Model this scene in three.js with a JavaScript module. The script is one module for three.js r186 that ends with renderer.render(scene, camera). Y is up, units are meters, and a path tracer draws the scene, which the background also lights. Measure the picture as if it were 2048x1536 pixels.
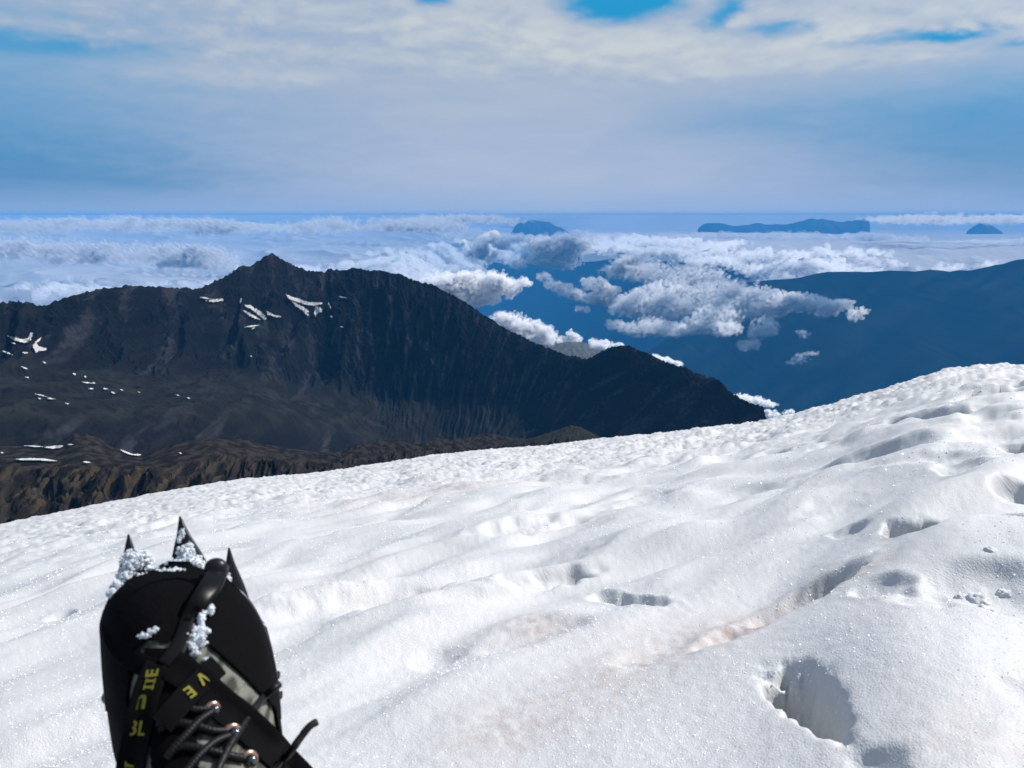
import * as THREE from 'three';
import { createNoise2D, createNoise3D } from 'simplex-noise';
import { mergeGeometries, mergeVertices } from 'three/addons/utils/BufferGeometryUtils.js';
import { FontLoader } from 'three/addons/loaders/FontLoader.js';
import { TextGeometry } from 'three/addons/geometries/TextGeometry.js';

// ---------------------------------------------------------------- seeds and small maths
function rng(seed) { let s = seed | 0; return () => { s = (s + 0x6d2b79f5) | 0; let t = Math.imul(s ^ (s >>> 15), 1 | s); t = (t + Math.imul(t ^ (t >>> 7), 61 | t)) ^ t; return ((t ^ (t >>> 14)) >>> 0) / 4294967296; }; }
const n2 = createNoise2D(rng(11)), n2b = createNoise2D(rng(12)), n3 = createNoise3D(rng(13));
const { clamp, lerp, smoothstep, degToRad } = THREE.MathUtils;
const fbm2 = (x, y, o = 4, g = 0.5, l = 2.03) => { let s = 0, a = 1, t = 0; for (let i = 0; i < o; i++) { s += a * n2(x + i * 17.3, y - i * 9.1); t += a; a *= g; x *= l; y *= l; } return s / t; };
const fbm3 = (x, y, z, o = 4, g = 0.5, l = 2.03) => { let s = 0, a = 1, t = 0; for (let i = 0; i < o; i++) { s += a * n3(x + i * 7.7, y - i * 3.1, z + i * 5.3); t += a; a *= g; x *= l; y *= l; z *= l; } return s / t; };
const ridged2 = (x, y, o = 4, g = 0.5, l = 2.07) => { let s = 0, a = 1, t = 0; for (let i = 0; i < o; i++) { s += a * (1 - 2 * Math.abs(n2b(x + i * 13.7, y + i * 5.9))); t += a; a *= g; x *= l; y *= l; } return s / t; };

// ---------------------------------------------------------------- camera: a phone held at eye level of someone sitting on the slope
const scene = new THREE.Scene();
const FOCAL = 1600, PITCH = Math.atan((768 - 430) / FOCAL);         // 2048 x 1536 photograph, horizon at row 430
const camera = new THREE.PerspectiveCamera(2 * Math.atan(768 / FOCAL) * 180 / Math.PI, 4 / 3, 0.05, 400000);
camera.position.set(0, 0, 0);
camera.rotation.set(-PITCH, 0, 0);
camera.focus = 6;                                                    // a phone lens: the boot is a little out of focus
camera.userData.fStop = 16;
scene.add(camera);
const renderer = new THREE.WebGLRenderer({ antialias: true });
renderer.setSize(1024, 768);
renderer.toneMapping = THREE.LinearToneMapping;
renderer.toneMappingExposure = 1.6;
renderer.shadowMap.enabled = true;

// bearing (radians right of straight ahead) and slope (rise over run, negative is down) of a direction named by a place in the photograph
function bearing(px, py) {
  const X = px - 1024, Y = 768 - py, f = FOCAL * Math.cos(PITCH) + Y * Math.sin(PITCH), u = Y * Math.cos(PITCH) - FOCAL * Math.sin(PITCH);
  return { az: Math.atan2(X, f), tan: u / Math.hypot(X, f) };
}
const place = (az, d, y) => new THREE.Vector3(Math.sin(az) * d, y, -Math.cos(az) * d);
// a line through (x, y) pairs, sorted by x, held flat past its ends
function curve(pts) {
  return (x) => {
    if (x <= pts[0][0]) return pts[0][1];
    for (let i = 1; i < pts.length; i++) if (x <= pts[i][0]) { const [x0, y0] = pts[i - 1], [x1, y1] = pts[i]; return lerp(y0, y1, (x - x0) / (x1 - x0)); }
    return pts[pts.length - 1][1];
  };
}

// ---------------------------------------------------------------- sun: high, ahead and to the right, out of the picture
const SUN_AZ = degToRad(62), SUN_EL = degToRad(43);
const sunDir = new THREE.Vector3(Math.sin(SUN_AZ) * Math.cos(SUN_EL), Math.sin(SUN_EL), -Math.cos(SUN_AZ) * Math.cos(SUN_EL));
const sun = new THREE.DirectionalLight(new THREE.Color(1.0, 0.965, 0.92), 4.1);
sun.name = 'sun';
sun.position.copy(sunDir).multiplyScalar(60);
sun.target.position.set(0, 0, 0);
sun.castShadow = true;
sun.shadow.mapSize.set(2048, 2048);
Object.assign(sun.shadow.camera, { left: -40, right: 40, top: 40, bottom: -40, near: 1, far: 200 });
scene.add(sun, sun.target);

// ---------------------------------------------------------------- sky: blue air under a broken sheet of high cloud, computed for every direction
{
  const W = 4096, H = 2048, data = new Float32Array(W * H * 4);
  const blob = (px, py, hw, hh, k) => { const b = bearing(px, py); return [b.az, Math.atan(b.tan), hw / FOCAL, hh / FOCAL, k]; };
  const gaps = [blob(1235, 2, 80, 30, 1.3), blob(870, -4, 30, 10, 0.8), blob(1455, 18, 22, 16, 0.6), blob(1425, 45, 26, 12, 0.6), blob(1550, 60, 60, 12, 0.6), blob(1910, 72, 50, 9, 0.75), blob(1770, 80, 90, 9, 0.5), blob(2060, 82, 40, 8, 0.5),
    blob(50, 84, 180, 16, 0.32), blob(-150, 255, 460, 150, 0.5), blob(-30, 385, 420, 60, 0.24), blob(2260, 340, 420, 150, 0.5), blob(1850, 230, 330, 60, 0.2), blob(1480, 232, 150, 30, 0.17)];
  const fills = [blob(590, 150, 75, 10, 0.22), blob(1380, 148, 85, 8, 0.3), blob(1540, 105, 520, 26, 0.34), blob(1000, 40, 260, 40, 0.3), blob(430, 150, 150, 18, 0.22), blob(1800, 36, 300, 22, 0.26), blob(1150, 398, 110, 9, 0.12), blob(30, 362, 70, 4, 0.12), blob(1640, 235, 60, 9, 0.12), blob(480, 105, 120, 14, 0.15), blob(1180, 80, 160, 26, 0.22), blob(1090, 422, 100, 6, 0.3)];
  const add = (list, az, el) => { let s = 0; for (const [a, e, w, h, k] of list) { const u = (az - a) / w, v = (el - e) / h, q = u * u + v * v; if (q < 9) s += k * Math.exp(-q * q * 0.10 - q * 0.55); } return s; };
  for (let row = H / 2; row < H; row++) {
    const el = ((row + 0.5) / H - 0.5) * Math.PI, y = Math.sin(el), c = Math.cos(el);
    const k = 1 / (y + 0.16);                                        // a flat sheet of cloud seen from below
    for (let col = 0; col < W; col++) {
      const round = ((col + 0.5) / W - 0.5) * 2 * Math.PI, x = Math.cos(round) * c, z = Math.sin(round) * c, az = Math.atan2(x, -z);
      const px = x * k, pz = z * k;
      const warp = 0.16 * n3(px * 2.2, 3.1, pz * 2.2);
      const broad = fbm3(px * 1.3 + warp, 0.7, pz * 1.3 - warp, 3), fine = fbm3(px * 5.2 + warp * 2, 5.5, pz * 5.2, 5, 0.55), tuft = fbm3(px * 13, 9.5, pz * 13, 3, 0.55);
      const streak = fbm3(Math.cos(az) * 3.0, el * 34, Math.sin(az) * 3.0, 4, 0.5);
      const wa = az + 0.020 * fine + 0.006 * tuft, we = el + 0.007 * fine + 0.0025 * tuft;
      const low = smoothstep(el, 0.0, 0.19);
      const sheet = smoothstep(el, 0.14, 0.2);
      let cover = 0.87 + 0.07 * broad + lerp(0.02, 0.2, sheet) * fine + 0.03 * streak - add(gaps, wa, we) + 0.5 * add(fills, wa, we) * (1 + 0.5 * fine);
      cover -= smoothstep(el, 0.27, 0.5) * 0.14;                     // overhead the sheet is a little more broken
      const body = clamp(cover, 0, 1), thick = clamp(cover - 0.78 + 0.22 * (fine + tuft * 0.3) * sheet + 0.03 * streak, 0, 0.6) + 0.55 * add(fills, wa, we) * (0.8 + 0.35 * fine);
      const alpha = smoothstep(body, 0.02, 0.98);
      const cs = Math.max(0, x * sunDir.x + y * sunDir.y + z * sunDir.z), glow = 0.35 * Math.pow(cs, 6) + 0.9 * Math.pow(cs, 60);
      const clear = [lerp(0.055, 0.022, low), lerp(0.245, 0.31, low) - 0.1 * smoothstep(el, 0.3, 1.2), lerp(0.50, 0.62, low) - 0.16 * smoothstep(el, 0.3, 1.2)];
      const air = 0.75 * (1 - smoothstep(el, 0.0, 0.045));                // pale blue air along the horizon
      const veil = [lerp(0.40, 0.39, low), lerp(0.495, 0.475, low), lerp(0.70, 0.62, low)], bright = [0.56, 0.62, 0.67];
      const t = clamp(thick * 1.5 * lerp(0.45, 1, low), 0, 1), o = (row * W + col) * 4;
      for (let i = 0; i < 3; i++) data[o + i] = lerp(lerp(clear[i], lerp(veil[i], bright[i], t), alpha), [0.29, 0.44, 0.72][i], air) * 0.62 * (1 + glow) + glow * [0.08, 0.08, 0.07][i];
      data[o + 3] = 1;
    }
  }
  for (let i = 0; i < W * H / 2; i++) { data[i * 4] = 0.33; data[i * 4 + 1] = 0.37; data[i * 4 + 2] = 0.44; data[i * 4 + 3] = 1; }   // the pale air under the horizon
  const t = new THREE.DataTexture(data, W, H, THREE.RGBAFormat, THREE.FloatType);
  t.mapping = THREE.EquirectangularReflectionMapping;
  t.magFilter = THREE.LinearFilter;
  t.needsUpdate = true;
  scene.background = t;
  scene.environment = t;
}

// ---------------------------------------------------------------- the blue air over the valley
scene.fog = new THREE.FogExp2(new THREE.Color().setRGB(0.065, 0.43, 1.0), 6.6e-5);

// ---------------------------------------------------------------- helpers
function put(o, name, label, category, group, kind) {
  o.name = name;
  if (label) o.userData.label = label;
  if (category) o.userData.category = category;
  if (group) o.userData.group = group;
  if (kind) o.userData.kind = kind;
  o.castShadow = o.receiveShadow = true;
  return o;
}
function part(parent, name, geometry, material, label) {
  const m = new THREE.Mesh(geometry, material);
  put(m, name, label);
  parent.add(m);
  return m;
}
function gridGeometry(nu, nv, fn, colored = true, keep) {
  const pos = new Float32Array(nu * nv * 3), col = colored ? new Float32Array(nu * nv * 3) : null, uv = new Float32Array(nu * nv * 2), ok = keep ? new Uint8Array(nu * nv) : null, idx = [];
  for (let j = 0; j < nv; j++) for (let i = 0; i < nu; i++) {
    const k = j * nu + i, r = fn(i, j);
    pos[k * 3] = r[0]; pos[k * 3 + 1] = r[1]; pos[k * 3 + 2] = r[2];
    uv[k * 2] = r[0] + 0.7 * r[1]; uv[k * 2 + 1] = r[2] + 0.6 * r[1];   // so that steep walls keep their grain
    if (colored) { col[k * 3] = r[3]; col[k * 3 + 1] = r[4]; col[k * 3 + 2] = r[5]; }
    if (keep) ok[k] = keep(i, j, r) ? 1 : 0;
  }
  for (let j = 0; j < nv - 1; j++) for (let i = 0; i < nu - 1; i++) {
    const a = j * nu + i, b = a + 1, c = a + nu, d = c + 1;
    if (keep && !(ok[a] && ok[b] && ok[c] && ok[d])) continue;
    idx.push(a, b, c, b, d, c);
  }
  const g = new THREE.BufferGeometry();
  g.setAttribute('position', new THREE.BufferAttribute(pos, 3));
  g.setAttribute('uv', new THREE.BufferAttribute(uv, 2));
  if (colored) g.setAttribute('color', new THREE.BufferAttribute(col, 3));
  g.setIndex(idx);
  g.computeVertexNormals();
  return g;
}
function grainTexture(size, seed, fn, srgb = false) {
  const d = new Uint8Array(size * size * 4), r = rng(seed);
  for (let y = 0; y < size; y++) for (let x = 0; x < size; x++) { const c = fn(x, y, r), o = (y * size + x) * 4; for (let i = 0; i < 3; i++) d[o + i] = clamp(Math.round((Array.isArray(c) ? c[i] : c) * 255), 0, 255); d[o + 3] = 255; }
  const t = new THREE.DataTexture(d, size, size, THREE.RGBAFormat);
  t.wrapS = t.wrapT = THREE.RepeatWrapping; t.magFilter = THREE.LinearFilter; t.needsUpdate = true;
  if (srgb) t.colorSpace = THREE.SRGBColorSpace;
  return t;
}

// ================================================================ the snow slope
const EYE = 0.45;                                                    // metres from the snow to the lens
const edgeRows = [[0, 1048], [100, 1028], [200, 1008], [320, 985], [400, 970], [500, 957], [640, 945], [700, 936], [800, 920], [900, 906], [1000, 897], [1100, 890], [1200, 877], [1300, 868], [1400, 858], [1500, 845], [1560, 836], [1600, 826], [1660, 808], [1720, 790], [1780, 772], [1840, 752], [1900, 738], [1960, 730], [2048, 725]];
const edge = curve(edgeRows.map(([x, y]) => { const b = bearing(x, y); return [b.az, -b.tan]; }));
const crestAt = curve([[-0.62, 24], [-0.2, 21], [0.1, 18], [0.35, 13], [0.6, 10]]);
function slopeTerms(az) {
  const plane = 0.259 * Math.cos(az) - 0.205 * Math.sin(az), w = smoothstep(Math.abs(az), 0.58, 0.95), rs = crestAt(az);
  let e = 0; for (let k = -2; k <= 2; k++) e += edge(az + k * 0.012) / 5;
  return [lerp(e - 2 * EYE / rs, plane, w), lerp(EYE / (rs * rs), 0.0016, w)];
}
const terms = []; for (let i = 0; i <= 3600; i++) terms.push(slopeTerms((i / 3600 * 2 - 1) * Math.PI));
function snowBase(x, z) {
  const r = Math.hypot(x, z), az = Math.atan2(x, -z), f = clamp((az / Math.PI + 1) / 2 * 3600, 0, 3599.999), i = Math.floor(f), t = f - i;
  const a = lerp(terms[i][0], terms[i + 1][0], t), k = lerp(terms[i][1], terms[i + 1][1], t);
  return -(EYE + a * r + k * r * r);
}
function onSnow(px, py) {                                            // where a sight line meets the plain slope
  const b = bearing(px, py), f = clamp((b.az / Math.PI + 1) / 2 * 3600, 0, 3599), [a, k] = terms[Math.round(f)], s = -b.tan - a, q = Math.max(0, s * s - 4 * k * EYE), r = (s - Math.sqrt(q)) / (2 * k);
  return { x: Math.sin(b.az) * r, z: -Math.cos(b.az) * r, r };
}
// prints: px, py, half width across and half length along in metres, turn, depth, wall sharpness, raised rim
const prints = [
  [1616, 1415, 0.027, 0.105, 0.10, 0.125, 2.1, 0.002], [1838, 1046, 0.050, 0.095, 0.30, 0.075, 3.0, 0.006], [1748, 1552, 0.024, 0.028, 0.2, 0.020, 1.3, 0.001],
  [1765, 1192, 0.055, 0.075, 0.1, 0.022, 2.4, 0.006], [1850, 1206, 0.060, 0.080, 0.2, 0.016, 2.0, 0.004], [1965, 1175, 0.105, 0.125, 0.0, 0.030, 2.0, 0.008], [2046, 1390, 0.045, 0.06, 0.2, 0.014, 1.6, 0.0],
  [795, 1192, 0.115, 0.200, 0.75, 0.062, 2.6, 0.014], [875, 1200, 0.095, 0.190, 0.75, 0.046, 2.2, 0.008], [1075, 1166, 0.085, 0.215, 1.05, 0.052, 2.6, 0.012], [1255, 1196, 0.050, 0.165, -0.55, 0.030, 2.2, 0.008],
  [1070, 1272, 0.10, 0.15, 0.8, 0.022, 1.8, 0.004], [1545, 1218, 0.075, 0.250, 0.9, 0.036, 2.2, 0.010], [1648, 1170, 0.062, 0.160, 0.8, 0.034, 2.6, 0.008], [1335, 1300, 0.09, 0.16, 0.8, 0.018, 1.6, 0.002],
  [880, 1302, 0.06, 0.07, 0.4, 0.014, 1.8, 0.002], [1700, 1052, 0.05, 0.075, 0.2, 0.026, 2.2, 0.004], [615, 1212, 0.10, 0.22, 0.75, -0.045, 1.6, 0.0], [1000, 1186, 0.07, 0.12, 0.7, -0.018, 1.6, 0.0],
  [1065, 1058, 0.12, 0.32, 0.9, 0.050, 1.9, 0.016], [1285, 1002, 0.12, 0.22, 0.9, 0.034, 2.2, 0.010], [1175, 958, 0.14, 0.25, 0.9, 0.03, 2.0, 0.006], [1430, 932, 0.14, 0.22, 0.9, 0.03, 2.0, 0.006], [636, 1082, 0.10, 0.14, 0.6, 0.036, 2.0, 0.008], [118, 1217, 0.055, 0.062, 0.5, 0.032, 3.0, 0.004],
  [2030, 768, 0.26, 0.30, 1.2, 0.11, 2.6, 0.03], [1988, 780, 0.20, 0.28, 1.2, 0.075, 2.4, 0.02], [1922, 779, 0.22, 0.30, 1.2, 0.05, 2.0, 0.01], [1950, 806, 0.17, 0.30, 1.2, 0.055, 2.2, 0.01], [1955, 814, 0.13, 0.30, 1.2, 0.05, 2.2, 0.01], [1904, 818, 0.16, 0.22, 1.1, 0.065, 2.4, 0.014],
  [1855, 824, 0.15, 0.22, 1.0, 0.085, 2.6, 0.02], [1802, 836, 0.16, 0.24, 1.0, 0.095, 2.6, 0.02], [1767, 846, 0.13, 0.18, 1.0, 0.07, 2.4, 0.01], [1748, 859, 0.10, 0.14, 1.0, 0.05, 2.2, 0.01], [1676, 881, 0.13, 0.19, 1.0, 0.062, 2.4, 0.012], [1597, 893, 0.13, 0.20, 1.0, 0.05, 2.2, 0.01], [1527, 911, 0.14, 0.24, 1.0, 0.05, 2.2, 0.01],
  [1750, 917, 0.12, 0.30, -0.9, 0.05, 2.2, 0.01], [1860, 912, 0.10, 0.20, -0.7, 0.028, 1.8, 0.006], [1920, 921, 0.08, 0.15, 0.2, 0.03, 2.4, 0.006], [2046, 884, 0.10, 0.14, 0.3, 0.075, 2.8, 0.012], [2034, 966, 0.10, 0.12, 0.3, 0.05, 3.0, 0.008], [2042, 1024, 0.09, 0.10, 0.3, 0.06, 2.6, 0.006], [1665, 1010, 0.10, 0.15, 0.8, 0.02, 1.8, 0.003],
  [1500, 985, 0.13, 0.20, 0.8, 0.022, 1.8, 0.003], [1390, 1035, 0.10, 0.2, 0.9, 0.024, 1.8, 0.004], [1120, 1120, 0.10, 0.24, 0.9, 0.020, 1.8, 0.004], [690, 1160, 0.12, 0.3, 0.8, 0.02, 1.8, 0.0], [1975, 832, 0.10, 0.2, 1.1, 0.03, 2.0, 0.01], [1965, 845, 0.10, 0.2, 1.1, 0.03, 2.0, 0.01], [1995, 858, 0.12, 0.22, 1.1, 0.035, 2.0, 0.01],
].map(([px, py, w, l, turn, depth, sharp, rim], i) => { const p = onSnow(px, py), far = p.r > 5, k = far ? 0.5 : i < 3 ? 1 : px > 2000 ? 0.5 : 0.75, dk = i < 3 ? 1 : p.r > 5 ? 0.65 : 0.85; return { x: p.x, z: p.z, w: w * k, l: l * k, c: Math.cos(turn), s: Math.sin(turn), depth: depth * dk, sharp: Math.min(sharp, i < 3 ? 5 : 2.0), rim: rim * 0.5, deep: i < 2, reach: Math.max(w, l) * k * 1.9 }; });
// long wind-worn lips that cross the slope: pairs of places, half width, height
const lips = [[[540, 1318], [1075, 1172], 0.055, 0.030], [[700, 1192], [1050, 1105], 0.07, 0.035], [[1040, 1070], [1250, 985], 0.08, 0.04], [[-60, 1512], [250, 1408], 0.08, 0.034], [[470, 1180], [830, 1090], 0.06, 0.022], [[1100, 1150], [1420, 1068], 0.05, 0.022], [[880, 1245], [1300, 1160], 0.05, 0.014], [[1640, 1180], [1480, 1235], 0.04, 0.02], [[240, 1180], [560, 1085], 0.07, 0.025], [[1330, 1010], [1620, 935], 0.09, 0.012], [[1500, 975], [1830, 880], 0.1, 0.010]]
  .map(([a, b, w, h]) => ({ a: onSnow(...a), b: onSnow(...b), w: w * 0.9, h: h * 0.75 }));
const ux = Math.SQRT1_2, uz = -Math.SQRT1_2;                          // the way the wind lips run: ahead and to the right
function snowRelief(x, z) {
  const r = Math.hypot(x, z), al = x * ux + z * uz, ac = x * -uz + z * ux;   // along, across
  let y = 0;
  const wob = 0.12 * n2(x * 0.8, z * 0.8);
  y += 0.030 * fbm2(al * 0.45 + 3, ac * 1.1 + wob * 2, 2) * Math.min(1, r / 1.2);
  y += 0.046 * fbm2(al * 0.9 + 5, (ac + wob) * 1.7, 2) * smoothstep(r, 0.7, 1.6) + 0.011 * fbm2(al * 1.0, (ac + wob) * 3.0, 3) + 0.008 * Math.abs(n2b(al * 0.9 + 2, (ac + wob) * 2.1)) * smoothstep(r, 0.8, 2);
  y += 0.0022 * fbm2(al * 4.5, (ac + wob) * 9, 3) * smoothstep(r, 0.5, 3);
  const cup = smoothstep(r, 3, 8);                                  // sun cups over the old snow farther out
  if (cup > 0) y -= cup * (0.034 * (1 - Math.abs(n2(al * 1.3 + 9, (ac + wob) * 3.0))) + 0.020 * (1 - Math.abs(n2b(al * 3.1, ac * 5.6 + 4))) + 0.012 * fbm2(al * 6, ac * 11, 2));
  y += 0.0009 * fbm2(x * 30, z * 30, 2) * (1 - smoothstep(r, 2.5, 6));
  return y;
}
function snowY(x, z) {
  let y = snowBase(x, z) + snowRelief(x, z) + 0.10 * Math.exp(-((x + 0.19) ** 2 + (z + 0.40) ** 2) / 0.03);   // a bank where the heel is dug in
  for (const l of lips) {
    const dx = l.b.x - l.a.x, dz = l.b.z - l.a.z, len = Math.hypot(dx, dz), t = ((x - l.a.x) * dx + (z - l.a.z) * dz) / (len * len);
    if (t < -0.25 || t > 1.25) continue;
    const d = ((x - l.a.x) * dz - (z - l.a.z) * dx) / len + 0.05 * n2(t * 3.1 + l.a.x * 7, l.a.z) * len * 0.3;
    if (Math.abs(d) > l.w * 5) continue;
    const fade = smoothstep(t, -0.25, 0.1) * (1 - smoothstep(t, 0.85, 1.25)), q = -d / l.w;
    y += l.h * fade * (q < 0 ? Math.exp(-q * q * 0.35) : Math.exp(-q * q * 2.2)) - l.h * 0.35 * fade * Math.exp(-(q - 1.5) * (q - 1.5) * 0.8);
  }
  for (const p of prints) {
    const dx = x - p.x, dz = z - p.z;
    if (Math.abs(dx) > p.reach || Math.abs(dz) > p.reach) continue;
    const along = (-dx * p.s + dz * p.c) / p.l, across = (dx * p.c + dz * p.s) / (p.w * (p.deep ? clamp(1 - 0.35 * along, 0.5, 1.5) : 1));
    const wob = 0.16 * n2(dx / p.w * 0.7 + p.x * 9, dz / p.w * 0.7 + p.z * 5) + (p.deep ? 0.025 * n2(dx / p.w * 3 + p.x, dz / p.w * 3) : 0);
    const q = Math.pow(Math.pow(Math.abs(across), 2.4) + Math.pow(Math.abs(along), 2.4), 1 / 2.4) + wob;
    if (q > 1.9) continue;
    const bowl = 1 / (1 + Math.exp((q - 0.85) * p.sharp * 3.2));
    y -= p.depth * bowl * (1 + 0.05 * n2(dx * 34 + p.x, dz * 34));
    y += p.rim * Math.exp(-Math.pow((q - 1.2) * 3.4, 2));
  }
  return y;
}
// rusty dust that has gathered on the snow: place, reach in metres across and along the picture, strength
const dust = [[780, 1206, 0.07, 0.9], [760, 1196, 0.10, 0.4], [858, 1218, 0.07, 0.5], [1068, 1266, 0.12, 0.5], [1085, 1250, 0.07, 0.5], [1505, 1228, 0.10, 0.8], [1560, 1214, 0.08, 0.5], [1642, 1166, 0.10, 0.75], [1330, 1298, 0.13, 0.45], [1250, 1345, 0.12, 0.35], [1812, 1062, 0.06, 0.9], [1040, 1440, 0.12, 0.3], [1220, 1400, 0.14, 0.3], [980, 1480, 0.10, 0.3], [1990, 1500, 0.10, 0.35], [1400, 1258, 0.14, 0.35], [600, 1180, 0.18, 0.2], [890, 980, 0.6, 0.3], [760, 995, 0.6, 0.25], [1000, 965, 0.7, 0.2], [1700, 1150, 0.1, 0.4]].map(([px, py, s, k]) => ({ ...onSnow(px, py), s, k }));
function snowColor(x, z) {
  const r = Math.hypot(x, z), far = smoothstep(r, 3, 9);
  const patch = fbm2(x * 1.7 + 40, z * 1.7, 3), speck = n2(x * 60, z * 60);
  let d = 0.10 * clamp(fbm2(x * 2.4 - 7, z * 2.4 + 5, 4) + 0.05, 0, 1) + far * 0.16 * clamp(fbm2(x * 0.9, z * 1.6, 4) + 0.15, 0, 1);
  for (const p of dust) { const q = Math.hypot(x - p.x, z - p.z) / p.s; if (q < 2.2) d += p.k * Math.exp(-q * q * 1.4) * clamp(0.55 + 0.75 * fbm2(x * 26, z * 26, 3) + 0.25 * speck, 0, 1.3); }
  d = clamp(d, 0, 1) * 0.85;
  const b = 0.56 + 0.025 * patch + 0.010 * speck;
  return [lerp(b, 0.38, d), lerp(b, 0.29, d), lerp(b * 1.01, 0.26, d)];
}
{
  const angles = []; for (let i = 0; i < 1040; i++) angles.push(lerp(-0.80, 0.80, i / 1039));
  for (let i = 1; i < 90; i++) angles.push(0.80 + (2 * Math.PI - 1.6) * i / 90);
  angles.push(-0.80 + 2 * Math.PI);
  const nr = 820, r0 = 0.18, r1 = 190, radii = Array.from({ length: nr }, (_, j) => { const t = j / (nr - 1); return r0 * Math.pow(r1 / r0, 0.30 * t + 0.70 * (t * t * 0.35 + t * 0.65)); });
  const g = gridGeometry(nr, angles.length, (i, j) => {
    const a = angles[j], r = radii[i], x = Math.sin(a) * r, z = -Math.cos(a) * r;
    return [x, snowY(x, z), z, ...snowColor(x, z)];
  });
  // grains: coarse melt-freeze crystals, the whitest specks paint sun sparkle into the colour
  const h = new Float32Array(1024 * 1024), rr = rng(6); for (let i = 0; i < h.length; i++) h[i] = rr();
  const at = (x, y) => h[((y + 1024) % 1024) * 1024 + (x + 1024) % 1024];
  const base = grainTexture(1024, 5, (x, y, r) => { const q = at(x >> 1, y >> 1); return q > 0.992 ? 1.0 : q > 0.96 ? 0.97 : 0.875 + 0.05 * at(x, y); }, true);
  base.repeat.set(1 / 0.9, 1 / 0.9);
  const bump = grainTexture(1024, 7, (x, y) => 0.25 * at(x, y) + 0.15 * (at(x + 1, y) + at(x - 1, y) + at(x, y + 1) + at(x, y - 1)) + 0.15 * at(x >> 2, y >> 2));
  bump.repeat.set(1 / 0.9, 1 / 0.9);
  const snowMat = new THREE.MeshPhysicalMaterial({ name: 'snow', vertexColors: true, map: base, bumpMap: bump, bumpScale: 0.0011, roughness: 0.62, specularIntensity: 0.35, side: THREE.DoubleSide });
  scene.add(put(new THREE.Mesh(g, snowMat), 'snow_slope', 'bright granular snow slope with footprints and rusty dust falling away to the left', 'snow', null, 'structure'));
}

{
  // coarse crystals on the near snow, coloured white to stand in for sparkle
  const r = rng(51), list = [], m = new THREE.Matrix4(), q = new THREE.Quaternion(), e = new THREE.Euler();
  for (let k = 0; k < 90000; k++) {
    const a = lerp(-0.72, 0.72, r()), d = 0.6 * Math.pow(9 / 0.6, r()), x = Math.sin(a) * d, z = -Math.cos(a) * d;
    if (r() > 0.30 + 0.9 * fbm2(x * 3 / Math.sqrt(d), z * 3 / Math.sqrt(d), 3)) continue;
    const s = (0.00065 + 0.0011 * Math.pow(r(), 3)) * Math.pow(d, 0.75);
    list.push(m.clone().compose(new THREE.Vector3(x, snowY(x, z), z), q.setFromEuler(e.set(r() * 6, r() * 6, r() * 6)), new THREE.Vector3(s, s * (0.6 + 0.5 * r()), s)));
  }
  const ice = new THREE.MeshPhysicalMaterial({ name: 'ice_crystal_sparkle', color: new THREE.Color().setRGB(0.93, 0.94, 0.96), roughness: 0.25, specularIntensity: 1 });
  const im = new THREE.InstancedMesh(new THREE.OctahedronGeometry(1, 0), ice, list.length); list.forEach((a, i) => im.setMatrixAt(i, a));
  scene.add(put(im, 'ice_crystals', 'coarse ice crystals scattered over the near snow, whitened to stand for their glint', 'ice crystals', null, 'stuff'));
  // clods crumbled from a footprint
  const clodMat = new THREE.MeshPhysicalMaterial({ name: 'snow_clod', color: new THREE.Color().setRGB(0.50, 0.505, 0.515), roughness: 0.7, specularIntensity: 0.3 });
  [[1978, 1128, 0.010, 'snow clod farthest from the lens in the crumbled heap near the right edge'], [1926, 1176, 0.011, 'leftmost snow clod of the crumbled heap near the right edge'], [1958, 1178, 0.018, 'largest snow clod, in the middle of the crumbled heap near the right edge'], [2012, 1168, 0.012, 'rightmost snow clod of the crumbled heap near the right edge'], [1970, 1214, 0.013, 'nearest snow clod of the crumbled heap near the right edge'], [1612, 1408, 0.013, 'lump of snow fallen into the deepest footprint at the lower right']].forEach(([px, py, size, label], i) => {
    const p = onSnow(px, py), g = mergeVertices(new THREE.IcosahedronGeometry(1, 6).deleteAttribute('normal').deleteAttribute('uv')), v = g.attributes.position;
    for (let k = 0; k < v.count; k++) { const x = v.getX(k), y = v.getY(k), z = v.getZ(k), f = 1 + 0.32 * fbm3(x * 1.3 + i * 5, y * 1.3, z * 1.3, 3) + 0.10 * fbm3(x * 6, y * 6 + i, z * 6, 2); v.setXYZ(k, x * f * size, y * f * size * 0.8, z * f * size); }
    g.computeVertexNormals();
    const c = put(new THREE.Mesh(g, clodMat), i ? 'snow_clod_' + String(i).padStart(3, '0') : 'snow_clod', label, 'snow clod', 'snow clods by the footprints');
    c.position.set(p.x, snowY(p.x, p.z) - size * 0.3, p.z); scene.add(c);
  });
}

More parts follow.
